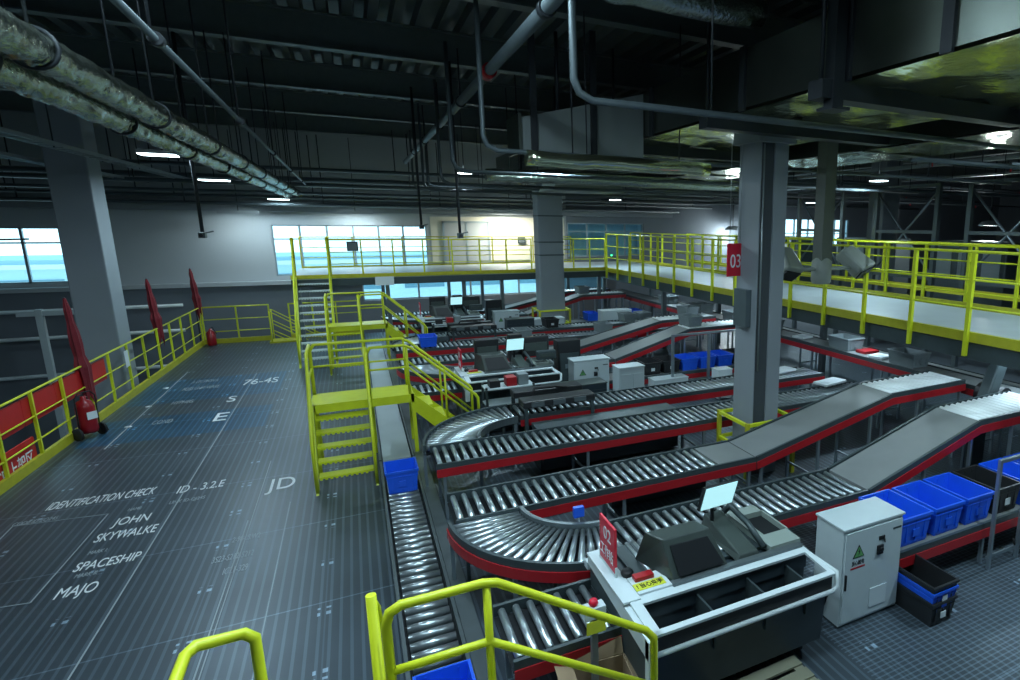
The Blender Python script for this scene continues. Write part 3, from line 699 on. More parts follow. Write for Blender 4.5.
    MB().hexa([(-.2, .08, .3), (.2, .08, .3), (.2, .12, .3), (-.2, .12, .3)], [(-.2, -.02, .58), (.2, -.02, .58), (.2, .02, .58), (-.2, .02, .58)]).obj('case', M['black'], m)
    MB().hexa([(-.185, .064, .31), (.185, .064, .31), (.185, .075, .31), (-.185, .075, .31)], [(-.185, -.029, .57), (.185, -.029, .57), (.185, -.018, .57), (-.185, -.018, .57)]).obj('screen', M['screen'], m)
    MB().box(-.12, .12, .04, .2, 0, .015).obj('base_plate', M['black'], m)

def cabinet(k, o, nm):
    t = thing('control_cabinet', 'tall pale grey electrical cabinet right of the %s machine' % nm, 'cabinet', (4.08, 4.02 + o, 0))
    W, D, H = .84, .4, 1.1
    MB().box(0, W, 0, D, .02, H).obj('body', M['cab'], t, bevel=.006)
    MB().box(-.015, W + .015, -.02, D + .01, H, H + .025).obj('top', M['cab'], t, bevel=.004)
    d = MB().box(.02, W - .02, -.022, 0, .06, H - .03).obj('door', M['cab'], t, bevel=.003)
    MB().box(.03, .045, -.04, -.022, .45, .62).obj('handle', M['black'], d)
    MB().prism([(.12, .78), (.28, .78), (.2, .92)], 'y', -.026, -.0225).obj('warning_triangle', M['black'], d)
    MB().prism([(.137, .79), (.263, .79), (.2, .9)], 'y', -.029, -.0262).obj('triangle_face', mat('green_label', (.12, .35, .12), .5) if k == 0 else bpy.data.materials['green_label'], d)
    MB().prism([(.205, .885), (.185, .845), (.2, .845), (.192, .8), (.216, .855), (.2, .855)], 'y', -.031, -.0292).obj('flash_mark', M['black'], d)
    if k == 0:
        text('lettering', '当心触电', .06, M['black'], d, Matrix.Translation((.11, -.023, .7)) @ Matrix.Rotation(PI / 2, 4, 'X'), .17)
        MB().box(.1, .3, -.024, -.022, .655, .675).obj('red_stripe', M['red'], d)
    MB().box(.46, .54, -.04, -.022, .74, .84).tube([(.5, -.03, .8), (.5, -.06, .8)], .025, 10).obj('isolator_switch', M['black'], d)
    MB().box(.48, .56, -.03, -.022, .9, .94).tube([(.55, -.03, .92), (.56, -.035, .86)], .008, 6).obj('key_lock', M['black'], d)
    MB().box(.4, .64, -.03, -.022, .14, .36).obj('vent_cover', M['white'], d)
    MB().box(.68, .8, -.025, -.022, .97, .99).obj('maker_plate', M['frame'], d)
    MB().box(.0, W, -.0, D, 0, .02).obj('plinth', M['frame'], t)
for k in range(3): station(k)

# ------------------------------------------------------------------ crates
def crate_mesh(w, d, h, tp=.03, m='blue'):
    b = MB(); t = .012
    def ring(o, z, i=0): return [(tp * (1 - z / h) + i, tp * (1 - z / h) + i, z), (w - tp * (1 - z / h) - i, tp * (1 - z / h) + i, z), (w - tp * (1 - z / h) - i, d - tp * (1 - z / h) - i, z), (tp * (1 - z / h) + i, d - tp * (1 - z / h) - i, z)]
    vs = ring(0, 0) + ring(0, h) + ring(0, h, t) + ring(0, .012, t)
    fs = [(3, 2, 1, 0)] + [(i, (i + 1) % 4, 4 + (i + 1) % 4, 4 + i) for i in range(4)] + [(4 + i, 4 + (i + 1) % 4, 8 + (i + 1) % 4, 8 + i) for i in range(4)] + [(8 + i, 8 + (i + 1) % 4, 12 + (i + 1) % 4, 12 + i) for i in range(4)] + [(12, 13, 14, 15)]
    b.add(vs, fs)
    me = b.mesh('body', M[m])
    r = MB()
    for z0, z1, e in ((h - .03, h, .014), (h * .72, h * .76, .006), (.02, .05, .004 - tp * .0)):
        q = tp * (1 - z0 / h)
        r.box(q - e, w - q + e, q - e, q, z0, z1).box(q - e, w - q + e, d - q, d - q + e, z0, z1).box(q - e, q, q, d - q, z0, z1).box(w - q, w - q + e, q, d - q, z0, z1)
    for x in (w * .2, w * .5, w * .8):
        r.box(x - .006, x + .006, tp * .4 - .008, tp * .4 + .01, .05, h - .03).box(x - .006, x + .006, d - tp * .4 - .01, d - tp * .4 + .008, .05, h - .03)
    rm = r.mesh('rim', M[m])
    lm = MB().box(w / 2 - .045, w / 2 + .045, tp * .5 - .016, tp * .5 - .008, h * .3, h * .55).mesh('label_holder', M['paper' if m == 'blackp' else m])
    return me, rm, lm
CR = {m: crate_mesh(.43, .6, .3, m=m) for m in ('blue', 'blackp', 'tote')}
def crate(m, loc, rz, label, sc=(1, 1, 1), name='crate', group=None):
    t = thing(name, label, 'crate', loc, rz, group); t.scale = sc
    a, b, c = CR[m]; link('body', a, t); link('rim', b, t); link('label_holder', c, t); return t
crate('blue', (.13, 9.1, .2), 0, 'blue crate riding on the roller lane in front of the yellow steps', (1, .8, 1.15))
crate('blue', (.13, 4.28, .2), 0, 'blue crate on the roller lane at the bottom edge, behind the near railing', (1, .75, .9))
names = ['first blue crate beside the white cabinet on the low conveyor', 'second blue crate from the white cabinet on the low conveyor', 'third blue crate from the white cabinet, left of the black one', 'black crate between blue crates on the nearest low conveyor', 'first blue crate right of the black crate on the near low conveyor', 'last blue crate at the right edge of the near low conveyor', None]
for i, m in enumerate(('blue', 'blue', 'blue', 'blackp', 'blue', 'blue')):
    crate(m, (5.12 + i * .56, 4.18, .54), 0, names[i], (1.12, 1.08, 1.2))
for i, m in enumerate(('blackp', 'blackp', 'blue', 'blue', 'blue', 'blackp', 'blue')):
    crate(m, (5.9 + i * .52, 4.2 + PER, .54), 0, ('black', 'blue')[m == 'blue'] + ' crate on the middle low conveyor, ' + ('leftmost of the row', 'second from the left', 'third from the left, first blue one', 'fourth from the left', 'fifth from the left, last of three blue', 'sixth from left, black right of three blue', 'seventh from the left, right end of row')[i], (1.05, 1.05, 1.0))
for i, m in enumerate(('blue', 'blue', 'blackp', 'blue')):
    crate(m, (7.5 + i * .6, 4.2 + 2 * PER, .54), 0, ('black', 'blue')[m == 'blue'] + ' crate on the farthest low conveyor beside the far column, %s from the left' % ('first', 'second', 'third', 'fourth')[i])
crate('blackp', (4.93, 3.56, 0), 0, 'black crate on the floor right of the white cabinet, bottom of the stack', (.85, 1.05, .95))
crate('blue', (4.93, 3.56, .13), 0, 'blue crate nested in the stack right of the white cabinet', (.85, 1.05, .92))
crate('blackp', (4.93, 3.56, .19), 0, 'empty black crate on top of the stack right of the white cabinet', (.85, 1.05, .95))

for i, (m, x, y, z, lb) in enumerate((('tote', 7.6, 13.5, 1.46, 'grey tote on the white rollers of the middle front incline'), ('tote', 8.4, 15.08, 1.46, 'grey tote on the white rollers of the middle rear incline'),
        ('tote', 3.9, 16.85, .84, 'left grey tote on the front long conveyor of the farther row'), ('tote', 6.4, 16.87, .84, 'right grey tote on the front long conveyor of the farther row'),
        ('blackp', 5.2, 18.48, .84, 'left black crate on the rear long conveyor of the farther row'), ('tote', 7.9, 18.5, .84, 'grey tote at the right end of the rear long conveyor of the farther row'),
        ('tote', 7.5, 21.92, 1.46, 'grey tote on the farthest front incline under the platform edge'), ('blackp', 3.0, 23.46, .84, 'black crate on the farthest loop under the platform'),
        ('blue', 1.35, 16.9, .84, 'blue crate at the left of the farther front long conveyor'), ('tote', 8.5, 18.5, .84, 'last grey tote on the rear long conveyor of the farther row, beside another tote'))):
    crate(m, (x, y, z), 0, lb, (1, 1, .9), name='tote' if m == 'tote' else 'crate')
# cardboard box and pallet
t = thing('cardboard_box', 'open brown cardboard box on the floor left of the nearest machine', 'box', (1.22, 3.62, 0), rz=-.1)
w, d, h = .44, .52, .55
MB().box(0, w, 0, d, 0, .01).box(0, .01, 0, d, 0, h).box(w - .01, w, 0, d, 0, h).box(0, w, 0, .01, 0, h).box(0, w, d - .01, d, 0, h).obj('carton', M['card'], t)
for q in ([(0, 0, h), (0, d, h), (-.14, d, h + .05), (-.14, 0, h + .05)], [(w, 0, h), (w, d, h), (w + .1, d, h - .1), (w + .1, 0, h - .1)], [(0, d, h), (w, d, h), (w, d + .06, h + .12), (0, d + .06, h + .12)]):
    b = MB(); b.add([Vector(p) for p in q] + [Vector(p) + Vector((0, 0, .008)) for p in q], [(0, 1, 2, 3), (7, 6, 5, 4), (0, 4, 5, 1), (1, 5, 6, 2), (2, 6, 7, 3), (3, 7, 4, 0)]); b.obj('flap', M['card'], t)
t = thing('pallet', 'worn wooden pallet on the floor in front of the nearest machine', 'pallet', (2.45, 3.0, 0), rz=.02)
for i in range(5): MB().box(0, .9, i * .17, i * .17 + .12, .1, .12).obj('top_board', M['wood'], t)
for x in (0, .4, .8): MB().box(x, x + .1, 0, .8, 0, .1).obj('bearer', M['wood'], t)
t = thing('floor_box', 'small blue box on the floor beside the cardboard box', 'box', (1.78, 3.1, 0)); MB().box(0, .22, 0, .3, 0, .2).obj('body', M['blue'], t, bevel=.01); MB().box(-.01, .23, -.01, .31, .2, .22).obj('lid', M['blue'], t)

# e-stop post and blue sensor in loop
t = thing('emergency_stop_post', 'grey post with red emergency button box beside the curved conveyor', 'emergency stop', (1.45, 4.08, 0))
MB().box(-.025, .025, -.025, .025, 0, 1.0).obj('post', M['alu'], t); MB().box(-.09, .09, -.05, .05, 1.0, 1.1).obj('button_box', M['cab'], t, bevel=.005)
MB().lathe([(.03, 0), (.04, .02), (.03, .05), (0, .055)], (0, 0, 1.1), 12).obj('button', M['sign'], t); MB().box(-.08, .08, -.054, -.05, .88, .99).obj('sign_plate', M['ylab'], t)
t = thing('sensor_head', 'white sensor box on the rim of the curved conveyor', 'sensor', (1.78, 5.0, .0))
MB().box(-.02, .02, -.06, -.02, 0, .86).obj('post', M['alu'], t); MB().box(-.08, .08, -.07, .02, .86, .94).obj('head', M['cab'], t, bevel=.006)
t = thing('blue_sensor', 'small blue reader on a stalk inside the curved loop', 'sensor', (1.98, 6.0, 0))
MB().tube([(0, 0, 0), (0, 0, .95)], .012, 6).obj('stalk', M['alu'], t); MB().box(-.06, .06, -.03, .03, .86, .98).obj('reader', M['blue'], t, bevel=.005)

# motor housings along conveyors (dark boxes under frames)
def motor(loc, label):
    t = thing('drive_motor', label, 'motor', loc); MB().box(0, .3, 0, .2, 0, .18).obj('gearbox', M['frame'], t, bevel=.01)
    MB().tube([(.3, .1, .09), (.58, .1, .09)], .075, 14).obj('motor_body', M['rframe'], t); MB().box(.04, .1, .02, .18, -.0, .0).obj('bracket', M['alu'], t) if False else None
# machine-like gear between conv rows behind station (dark boxes with pale tops)
def gear(loc, w, d, h, label, tone='dark', top='rframe'):
    t = thing('equipment_box', label, 'equipment', loc)
    MB().box(0, w, 0, d, .03, h).obj('body', M[tone], t, bevel=.01); MB().box(-.01, w + .01, -.01, d + .01, h, h + .02).obj('top', M[top], t)
    MB().box(.04, w * .45, -.012, 0, h * .2, h * .85).obj('door', M[tone], t); MB().box(w * .55, w - .04, -.012, 0, h * .2, h * .85).obj('door', M[tone], t)
    for x in (.05, w - .05): MB().tube([(x, d / 2, 0), (x, d / 2, .03)], .025, 8).obj('foot', M['black'], t)
    return t
gear((2.45, 9.32, 0), 2.6, .5, .72, 'long dark equipment cabinet between the two long roller conveyors, nearer row')
gear((2.45, 9.32 + PER, 0), 2.6, .5, .72, 'long dark equipment cabinet between the two long roller conveyors, farther row')
gear((5.95, 12.15, 0), .9, .38, .5, 'low white cabinet with vent in front of the middle row crates', 'white', 'white')
gear((4.95 + .02, 11.95, 0), .62, .4, .95, 'pale box cabinet right of the middle machine', 'cab', 'white')
gear((3.2, 11.5, 0), 1.3, .45, .8, 'dark equipment cabinet in front of the middle machine', 'dark', 'olive')
gear((7.35, 11.6, 0), .4, .3, .72, 'white slotted stand right of the low white cabinet', 'white', 'white')
gear((5.25, 20.2, 0), 1.1, .45, .85, 'pale box cabinet left of the far column', 'cab', 'white')
gear((4.3, 19.9, 0), .9, .45, .95, 'dark equipment cabinet left of the farthest pale cabinet', 'dark', 'olive')
gear((7.5, 19.45, 0), 1.1, .5, 1.1, 'tall pale box right of the far column', 'cab', 'white')
gear((3.0, 7.55, 0), 1.6, .5, .5, 'dark low drive housing behind the nearest loop', 'dark', 'frame')
for k in (1, 2):  # printers and boxes on the machines' top, cluttered darker than the near machine
    o = PER * k; nm = NM[k]
    for i, (x, y, w, d, h, lb, tn) in enumerate(((2.1, 4.6, .5, .3, .5, 'black scanner tower at the left of the %s machine', 'black'), (3.15, 4.75, .6, .3, .45, 'black printer housing right of the monitor on the %s machine', 'blackp'), (3.3, 4.1, .42, .3, .2, 'dark tool case on the %s machine top', 'frame'))):
        t = thing('machine_unit', lb % nm, 'equipment', (x, y + o if i < 2 else y + o, 1.155 if i != 2 else 1.2))
        MB().box(0, w, 0, d * .45, 0, h).obj('case', M[tn], t, bevel=.02); MB().box(.05, w - .05, -.01, 0, h * .3, h * .7).obj('face', M['olive'], t)

for k in (0, 1):
    o = PER * k; w_ = ('nearer', 'farther')[k]
    t = thing('scanner_tunnel', 'dark scanner housing over the left end of the rear long conveyor, %s one' % w_, 'scanner', (2.35, 9.93 + o, 0))
    for x in (0, 1.2):
        for y in (-.06, .9): MB().box(x, x + .06, y, y + .04, 0, 1.08).obj('side_post', M['frame'], t)
    MB().box(-.02, 1.28, -.07, .3, .98, 1.1).obj('hood', M['blackp'], t, bevel=.02); MB().box(-.02, 1.28, .62, .95, .98, 1.1).obj('rear_hood', M['blackp'], t, bevel=.02)
    for x in (.12, .5, .88): MB().box(x, x + .22, -.09, -.07, 1.0, 1.08).obj('lens_window', M['rframe'], t)
    MB().tube([(.2, .28, 1.08), (.3, .4, 1.2), (.7, .5, 1.16), (1.0, .64, 1.08)], .02, 6).obj('cable', M['rubber'], t)
    t = thing('tool_trolley', 'dark shelf trolley with pale shelves left of the equipment cabinet, %s row' % w_, 'trolley', (2.0, 11.45 + o, 0))
    for z in (.3, .62, .94): MB().box(0, .95, 0, .45, z, z + .025).obj('shelf', M['cab'], t)
    for x in (.02, .93):
        for y in (.02, .43): MB().box(x - .02, x + .02, y - .02, y + .02, 0, 1.0).obj('post', M['frame'], t)
    for i, (x, m) in enumerate(((.1, 'black'), (.42, 'red'), (.65, 'tote'))):
        MB().box(x, x + .2, .08, .34, .965, 1.1 + .04 * i).obj('tool_box', M[m], t, bevel=.01)
for k in (1, 2):
    o = PER * k; nm = NM[k]
    for i, (x, y, z, w, d, h, mm, lb) in enumerate(((3.95, 4.75, .0, .55, .35, 1.45, 'black', 'tall black rack unit behind the %s cabinet'), (2.9, 4.95, 1.03, .3, .22, .62, 'blackp', 'black upright camera tower on the %s machine back edge'), (1.95, 3.3, 0, .5, .3, .55, 'dark', 'small dark bin stand in front of the %s machine left end'), (3.0, 3.25, 0, .6, .3, .5, 'olive', 'olive-grey tool chest in front of the %s machine'))):
        t = thing('rack_unit', lb % nm, 'equipment', (x, y + o, z)); MB().box(0, w, 0, d, .02 if z == 0 else 0, h).obj('case', M[mm], t, bevel=.015)
        MB().box(.05, w - .05, -.012, 0, h * .35, h * .8).obj('front_plate', M['frame'], t); MB().box(w * .3, w * .7, -.018, -.012, h * .55, h * .62).obj('handle', M['alu'], t)
        if z == 0: MB().box(.03, w - .03, .03, d - .03, 0, .02).obj('plinth', M['black'], t)
# ------------------------------------------------------------------ right side D1 collector conveyor with totes
conv('collector_conveyor', 'long red-railed collector conveyor under the right walkway', (10.12, 2.0, 0), PI / 2, [(0, 1.32, 22, 1.32, 'belt')], .6, guard=(True, True), legs=2.2)
conv('collector_conveyor', 'second collector conveyor further under the right walkway', (11.6, 2.0, 0), PI / 2, [(0, 1.0, 22, 1.0, 'belt')], .6, guard=(True, True), legs=2.7)
tl = ['open grey tote on the collector conveyor nearest the inclined belts', 'open grey tote on the collector conveyor, second from the right', 'grey tote on the collector conveyor behind the right column', 'grey tote on the collector conveyor, third before the far end', 'grey tote on the collector conveyor, second before the far end', 'grey tote on the collector conveyor, closest to the far platform']
for i, y in enumerate((7.9, 9.7, 12.6, 14.3, 16.2, 18.6)): crate('tote', (9.56, y, 1.34), 0, tl[i], (1.15, 1.1, .95), name='tote')
for i, (x, y, z, lb) in enumerate(((10.0, 8.75, 1.335, 'flat white parcel on the collector conveyor between the two right totes'), (10.05, 11.3, 1.335, 'flat white parcel on the collector conveyor right of the column'), (8.6, 9.0, .83, 'white tray plate on the end of the front long conveyor'), (8.3, 10.3, .83, 'large white panel on the end of the rear long conveyor'))):
    t = thing('parcel', lb, 'parcel', (x - .25, y, z + .01), rz=.2)
    if z > 1: t.location.x = 9.62
    MB().box(0, .4 if z > 1 else .7, 0, .35, 0, .05).obj('packet', M['paper'], t, bevel=.01); MB().box(.05, .2, .05, .2, .05, .053).obj('shipping_label', M['cab'], t)
t = thing('parcel', 'red flat parcel on the collector conveyor between the grey totes', 'parcel', (9.7, 9.3, 1.345)); MB().box(0, .42, 0, .3, 0, .06).obj('packet', M['red'], t, bevel=.01)
# dark bracket arm at merge and flywheel
t = thing('merge_arm', 'dark slanted diverter arm at the merge of the inclined belts', 'equipment', (8.82, 5.95, 1.2))
MB().hexa([(-.1, -.1, -.3), (.2, -.1, -.3), (.2, .1, -.3), (-.1, .1, -.3)], [(.35, -.1, .75), (.6, -.1, .75), (.6, .1, .75), (.35, .1, .75)]).obj('arm', M['frame'], t, bevel=.03)
MB().tube([(.5, -.15, .1), (.5, .3, .1)], .2, 18).obj('drum', M['black'], t); MB().box(-.1, .2, -.08, .08, -1.2, -.3).obj('post', M['frame'], t)
# support posts of the incline & extra tall posts over the crates
for x, y, h, lb in ((6.15, 4.08, 1.0, 'nearer'), (6.75, 4.08, 1.0, 'further')): pass
t = thing('gantry_frame', 'thin grey gantry posts standing in front of the near blue crates', 'gantry', (6.5, 4.0, 0))
for x in (0, .55): MB().box(x - .02, x + .02, -.02, .02, 0, 1.38).obj('post', M['alu'], t); 
MB().box(-.02, .57, -.02, .02, 1.38, 1.42).obj('beam', M['alu'], t); MB().box(-.02, .57, .02, .04, .12, .16).obj('foot_bar', M['alu'], t)
t = thing('gantry_frame', 'thin grey gantry posts behind the middle row crates', 'gantry', (6.5, 12.3, 0))
for x in (0, 1.0, 2.2): MB().box(x - .03, x + .03, -.03, .03, 0, 1.5).obj('post', M['alu'], t)
MB().box(-.03, 2.23, -.03, .03, 1.5, 1.55).obj('beam', M['alu'], t)
# coiled cable & roller tray on floor right
t = thing('roller_cart', 'low cart of pale tubes on the floor at the right edge', 'cart', (7.3, 3.55, 0))
for i in range(6): MB().tube([(0, .09 * i, .32), (1.5, .09 * i, .32)], .022, 8).obj('tube', M['wroller'], t)
MB().box(0, .05, -.05, .5, .25, .3).box(1.45, 1.5, -.05, .5, .25, .3).obj('frame', M['alu'], t)
for x in (.03, 1.47):
    for y in (0, .45): MB().box(x - .02, x + .02, y - .02, y + .02, 0, .25).obj('leg', M['alu'], t)
t = thing('cable_loop', 'black cable loop hanging below the near red rail', 'cable', (7.2, 4.02, .0))
MB().tube([(.2 * math.cos(a), 0, .27 + .16 * math.sin(a)) for a in [PI * (1 + i / 10) for i in range(11)]], .015, 6).obj('cable', M['rubber'], t)
MB().box(.1, .3, -.03, .06, .28, .42).obj('junction_box', M['cab'], t)

# lower level conveyors seen past the left fence
for i, (y, lb) in enumerate(((10.5, 'nearest'), (12.7, 'second'), (15.2, 'third'), (20.5, 'farthest'))):
    t = conv('lower_conveyor', '%s pale roller conveyor on the lower level past the left fence' % lb, (-14.5, y, -4), 0, [(0, 1.3, 8.6, 1.3, 'belt')], .8, guard=(False, False), fr='alu', legs=2.8)
    for j in range(14): MB().box(.3 + j * .6, .36 + j * .6, .05, .75, 1.32, 1.37).obj('cross_slat', M['cab'], t)
t = thing('red_rack_sign', 'small red board standing on the lower level near the left wall', 'sign', (-9.6, 20.0, -4)); MB().box(-.6, .6, 0, .04, 3.1, 3.4).obj('board', M['redb'], t); MB().box(-.5, -.45, 0, .04, 0, 3.1).box(.45, .5, 0, .04, 0, 3.1).obj('post', M['frame'], t)

for i, (z, y) in enumerate(((1.2, 26.5), (.35, 26.3), (-.9, 26.4))):
    t = thing('wall_pipe', ('upper', 'middle', 'lower')[i] + ' pale pipe along the dark wall below the left window', 'pipe', (0, 0, 0)); MB().tube([(-16, y, z), (-5.4, y, z)], .06, 8).obj('pipe_run', M['cab'], t)
    for x in (-14, -11, -8): MB().box(x - .03, x + .03, y, YW - .12, z - .02, z + .02).obj('bracket', M['frame'], t)
for i, x in enumerate((-12.2, -8.6)):
    t = thing('steel_post', 'pale steel post standing on the lower level below the left window, ' + ('left', 'right')[i], 'post', (x, 25.2, -4)); MB().box(-.08, .08, -.08, .08, 0, 5.4).obj('post', M['cab'], t); MB().box(-.5, .9, -.05, .05, 5.2, 5.35).obj('arm', M['cab'], t)
# equipment beyond the walkway
for i, (x, y) in enumerate(((15.6, 9), (15.6, 12.5), (15.6, 16.5), (15.6, 20.5))):
    t = thing('cross_braced_frame', 'dark cross-braced steel frame beyond the right walkway, ' + ('nearest', 'second', 'third', 'farthest')[i] + ' one', 'frame', (x, y, 0))
    for yy in (0, 2.4): MB().box(-.07, .07, yy - .07, yy + .07, 0, 5.4).obj('post', M['rframe'], t)
    MB().tube([(0, 0, 2.6), (0, 2.4, 5.2)], .04, 6).obj('brace', M['alu'], t); MB().tube([(0, 2.4, 2.6), (0, 0, 5.2)], .04, 6).obj('brace', M['alu'], t)
    for z in (2.5, 3.9, 5.3): MB().box(-.05, .05, 0, 2.4, z, z + .1).obj('beam', M['rframe'], t)
for i, (x, y, w) in enumerate(((19, 8, 2.4), (20, 13, 3), (20, 18.5, 3), (18.5, 22.9, 3.5))):
    t = thing('sorting_tower', 'grey panelled machine tower in the dark hall beyond the walkway, ' + ('nearest', 'second', 'third', 'farthest')[i], 'machine', (x, y, 0))
    MB().box(0, 1.6, 0, w, 0, 3.6).obj('body', M['rframe'], t, bevel=.05)
    for j in range(3): MB().box(-.03, 0, .2 + j * w / 3, .1 + (j + .8) * w / 3, 2.2, 3.3).obj('panel', M['cab'], t)
    for j in range(2): MB().box(-.04, -.03, .4 + j * w / 2, .9 + j * w / 2, 3.35, 3.5).obj('light_strip', M['bwin'], t)
# lit doorway glow at far right (made by an added floodlight)
# ------------------------------------------------------------------ roof steel
for i, y in enumerate((1.5, 5.4, 9.4, 13.3, 17.3, 21.2, 25.2)):
    t = thing('roof_beam', 'dark steel roof beam crossing the hall, ' + ('nearest the camera', 'second', 'third', 'fourth', 'fifth', 'sixth', 'last, nearest the far wall')[i] + (' from the near end' if 0 < i < 6 else ''), 'beam', (0, y, 7.15), group=None)
    MB().box(-16, 39.8, -.12, .12, 0, .03).obj('lower_flange', M['beam'], t); MB().box(-16, 39.8, -.015, .015, .03, .57).obj('web', M['beam'], t); MB().box(-16, 39.8, -.12, .12, .56, .59).obj('upper_flange', M['beam'], t)
for i, x in enumerate((-12.5, 20.0)):
    t = thing('roof_girder', 'dark lengthwise roof girder, ' + ('above the lower level at left', 'deep in the right hall')[i], 'beam', (x, 0, 6.6))
    MB().box(-.15, .15, -2, 26.9, 0, .04).box(-.02, .02, -2, 26.9, .04, .5).box(-.15, .15, -2, 26.9, .5, .54).obj('section', M['beam'], t)

# ------------------------------------------------------------------ ducts and pipes
def hangers(t, pts, top=7.1):
    for x, y, z in pts: MB().tube([(x, y, z), (x, y, top - t.location.z if False else top)], .012, 5).obj('hanger', M['pdark'], t)
def crinkle(b, a):
    b.v = [(x + random.gauss(0, a * .5), y + random.gauss(0, a), z + random.gauss(0, a * .6)) for x, y, z in b.v]
def foil_duct(label, x, z, y0, y1, r):
    t = thing('foil_duct', label, 'duct', (0, 0, 0)); b = MB(); pts = []; rs = []; n = int((y1 - y0) / .07)
    for i in range(n + 1):
        pts.append((x + random.uniform(-.008, .008), y0 + (y1 - y0) * i / n, z + random.uniform(-.008, .008))); rs.append(r * random.uniform(.97, 1.04))
    b.tube(pts, rs, 20); crinkle(b, .011); b.obj('wrap', M['foil'], t)
    for k in range(int((y1 - y0) / 2.6)):
        yy = y0 + 1.1 + k * 2.6; MB().tube([(x + (r + .012) * math.cos(a), yy, z + (r + .012) * math.sin(a)) for a in [2 * PI * j / 20 for j in range(20)]], .014, 5, closed=True).obj('band', M['pdark'], t)
        MB().tube([(x, yy, z + r), (x, yy, 7.15)], .01, 5).obj('hanger', M['pdark'], t)
    return t
foil_duct('right one of the two crinkled foil ducts running to the far wall', -1.57, 5.1, 1.5, 26.6, .105)
foil_duct('left one of the two crinkled foil ducts running to the far wall', -1.83, 5.02, 1.5, 26.4, .1)
t = thing('steel_pipe', 'thin grey pipe running above the right foil duct', 'pipe', (0, 0, 0))
MB().tube([(-1.12, 2, 5.42), (-1.2, 26, 5.3)], .028, 10).obj('pipe_run', M['pipe'], t)
for y in (6, 10, 14, 18, 22): MB().tube([(-1.16, y, 5.38), (-1.16, y, 7.15)], .012, 5).obj('hanger', M['pdark'], t); MB().tube([(-1.11 - .0033 * y, y - .05, 5.43 - .005 * y), (-1.11 - .0033 * y, y + .05, 5.43 - .005 * y)], .05, 10).obj('clamp', M['pdark'], t)
t = thing('steel_pipe', 'grey pipe with a red joint running diagonally overhead', 'pipe', (0, 0, 0))
MB().tube([(1.95, 3, 6.25), (1.95, 24.5, 6.25)], .075, 12).obj('pipe_run', M['pipe'], t)
MB().tube([(1.95, 9.35, 6.25), (1.95, 9.6, 6.25)], .105, 12).obj('red_joint', M['red'], t)
for y in (6.5, 12, 15, 18, 21): MB().tube([(1.95, y, 6.3), (1.95, y, 7.15)], .014, 5).obj('hanger', M['pdark'], t); MB().tube([(1.95, y - .06, 6.25), (1.95, y + .06, 6.25)], .095, 12).obj('coupling', M['pdark'], t)
# L-shaped water pipes: drop from roof then run right
def lpipe(label, x, y, z, x1, r=.05, top=7.1):
    t = thing('bent_pipe', label, 'pipe', (0, 0, 0))
    MB().tube([(x, y, top), (x, y, z + .18), (x + .05, y, z + .06), (x + .18, y, z), (x1, y, z)], r, 10).obj('pipe_run', M['pipe'], t)
    k = x + 1.5
    while k < x1:
        if not 4.2 < k < 9.8: MB().tube([(k, y, z + r), (k, y, top)], .01, 5).obj('hanger', M['pdark'], t)
        k += 2.5
lpipe('bent pipe dropping from the roof and turning right, nearest one', 1.95, 5.7, 5.25, 9, .036)
for i, (x, y, z) in enumerate(((1.72, 8.9, 5.1), (1.68, 11.5, 5.0), (1.85, 14.5, 4.95), (1.8, 17.5, 4.95), (2.2, 20.2, 5.2), (2.0, 22.6, 5.25))):
    lpipe('bent pipe dropping from the roof and turning right, ' + ('second', 'third', 'fourth', 'fifth', 'sixth', 'farthest')[i] + ' in the series', x, y, z, 13.5, .034)
# far-wall horizontal pipes
for i, (y, z, r, x0, x1) in enumerate(((24.0, 5.3, .07, -16, 14), (24.6, 5.05, .05, -16, 14), (25.4, 5.55, .09, -16, 16), (26.2, 4.95, .05, -16, 16), (25.9, 4.7, .06, -16, 14), (23.2, 5.75, .06, -6, 16))):
    t = thing('wall_pipe', 'horizontal grey pipe high before the far wall, ' + ('front', 'thin lower', 'thick upper', 'thin rear', 'lowest', 'topmost')[i] + ' one', 'pipe', (0, 0, 0))
    MB().tube([(x0, y, z), (x1, y, z)], r, 8).obj('pipe_run', M['pipe'], t)
    for x in range(int(x0) + 2, int(x1), 4): MB().tube([(x + .3 * i, y, z), (x + .3 * i, y, 7.15)], .018, 5).obj('hanger', M['pdark'], t)
# cable trays at left
for i, (x, z) in enumerate(((-4.6, 5.35), (-6.0, 5.3), (-3.3, 5.75))):
    t = thing('cable_tray', 'zinc cable tray running lengthwise overhead, ' + ('above the left fence', 'beyond the left fence', 'inside beside the foil ducts')[i], 'cable tray', (x, 0, z))
    MB().box(-.02, 0, 1, 26.5, 0, .07).box(.22, .24, 1, 26.5, 0, .07).obj('side', M['tray'], t)
    rg = MB().box(0, .22, 0, .03, 0, .012).mesh('rung', M['tray'])
    for k in range(60): link('rung', rg, t, (0, 3 + k * .39, 0))
    for y in (5, 10, 15, 20, 25): MB().tube([(.11, y, 0), (.11, y, 7.15 - z)], .012, 5).obj('hanger', M['pdark'], t)

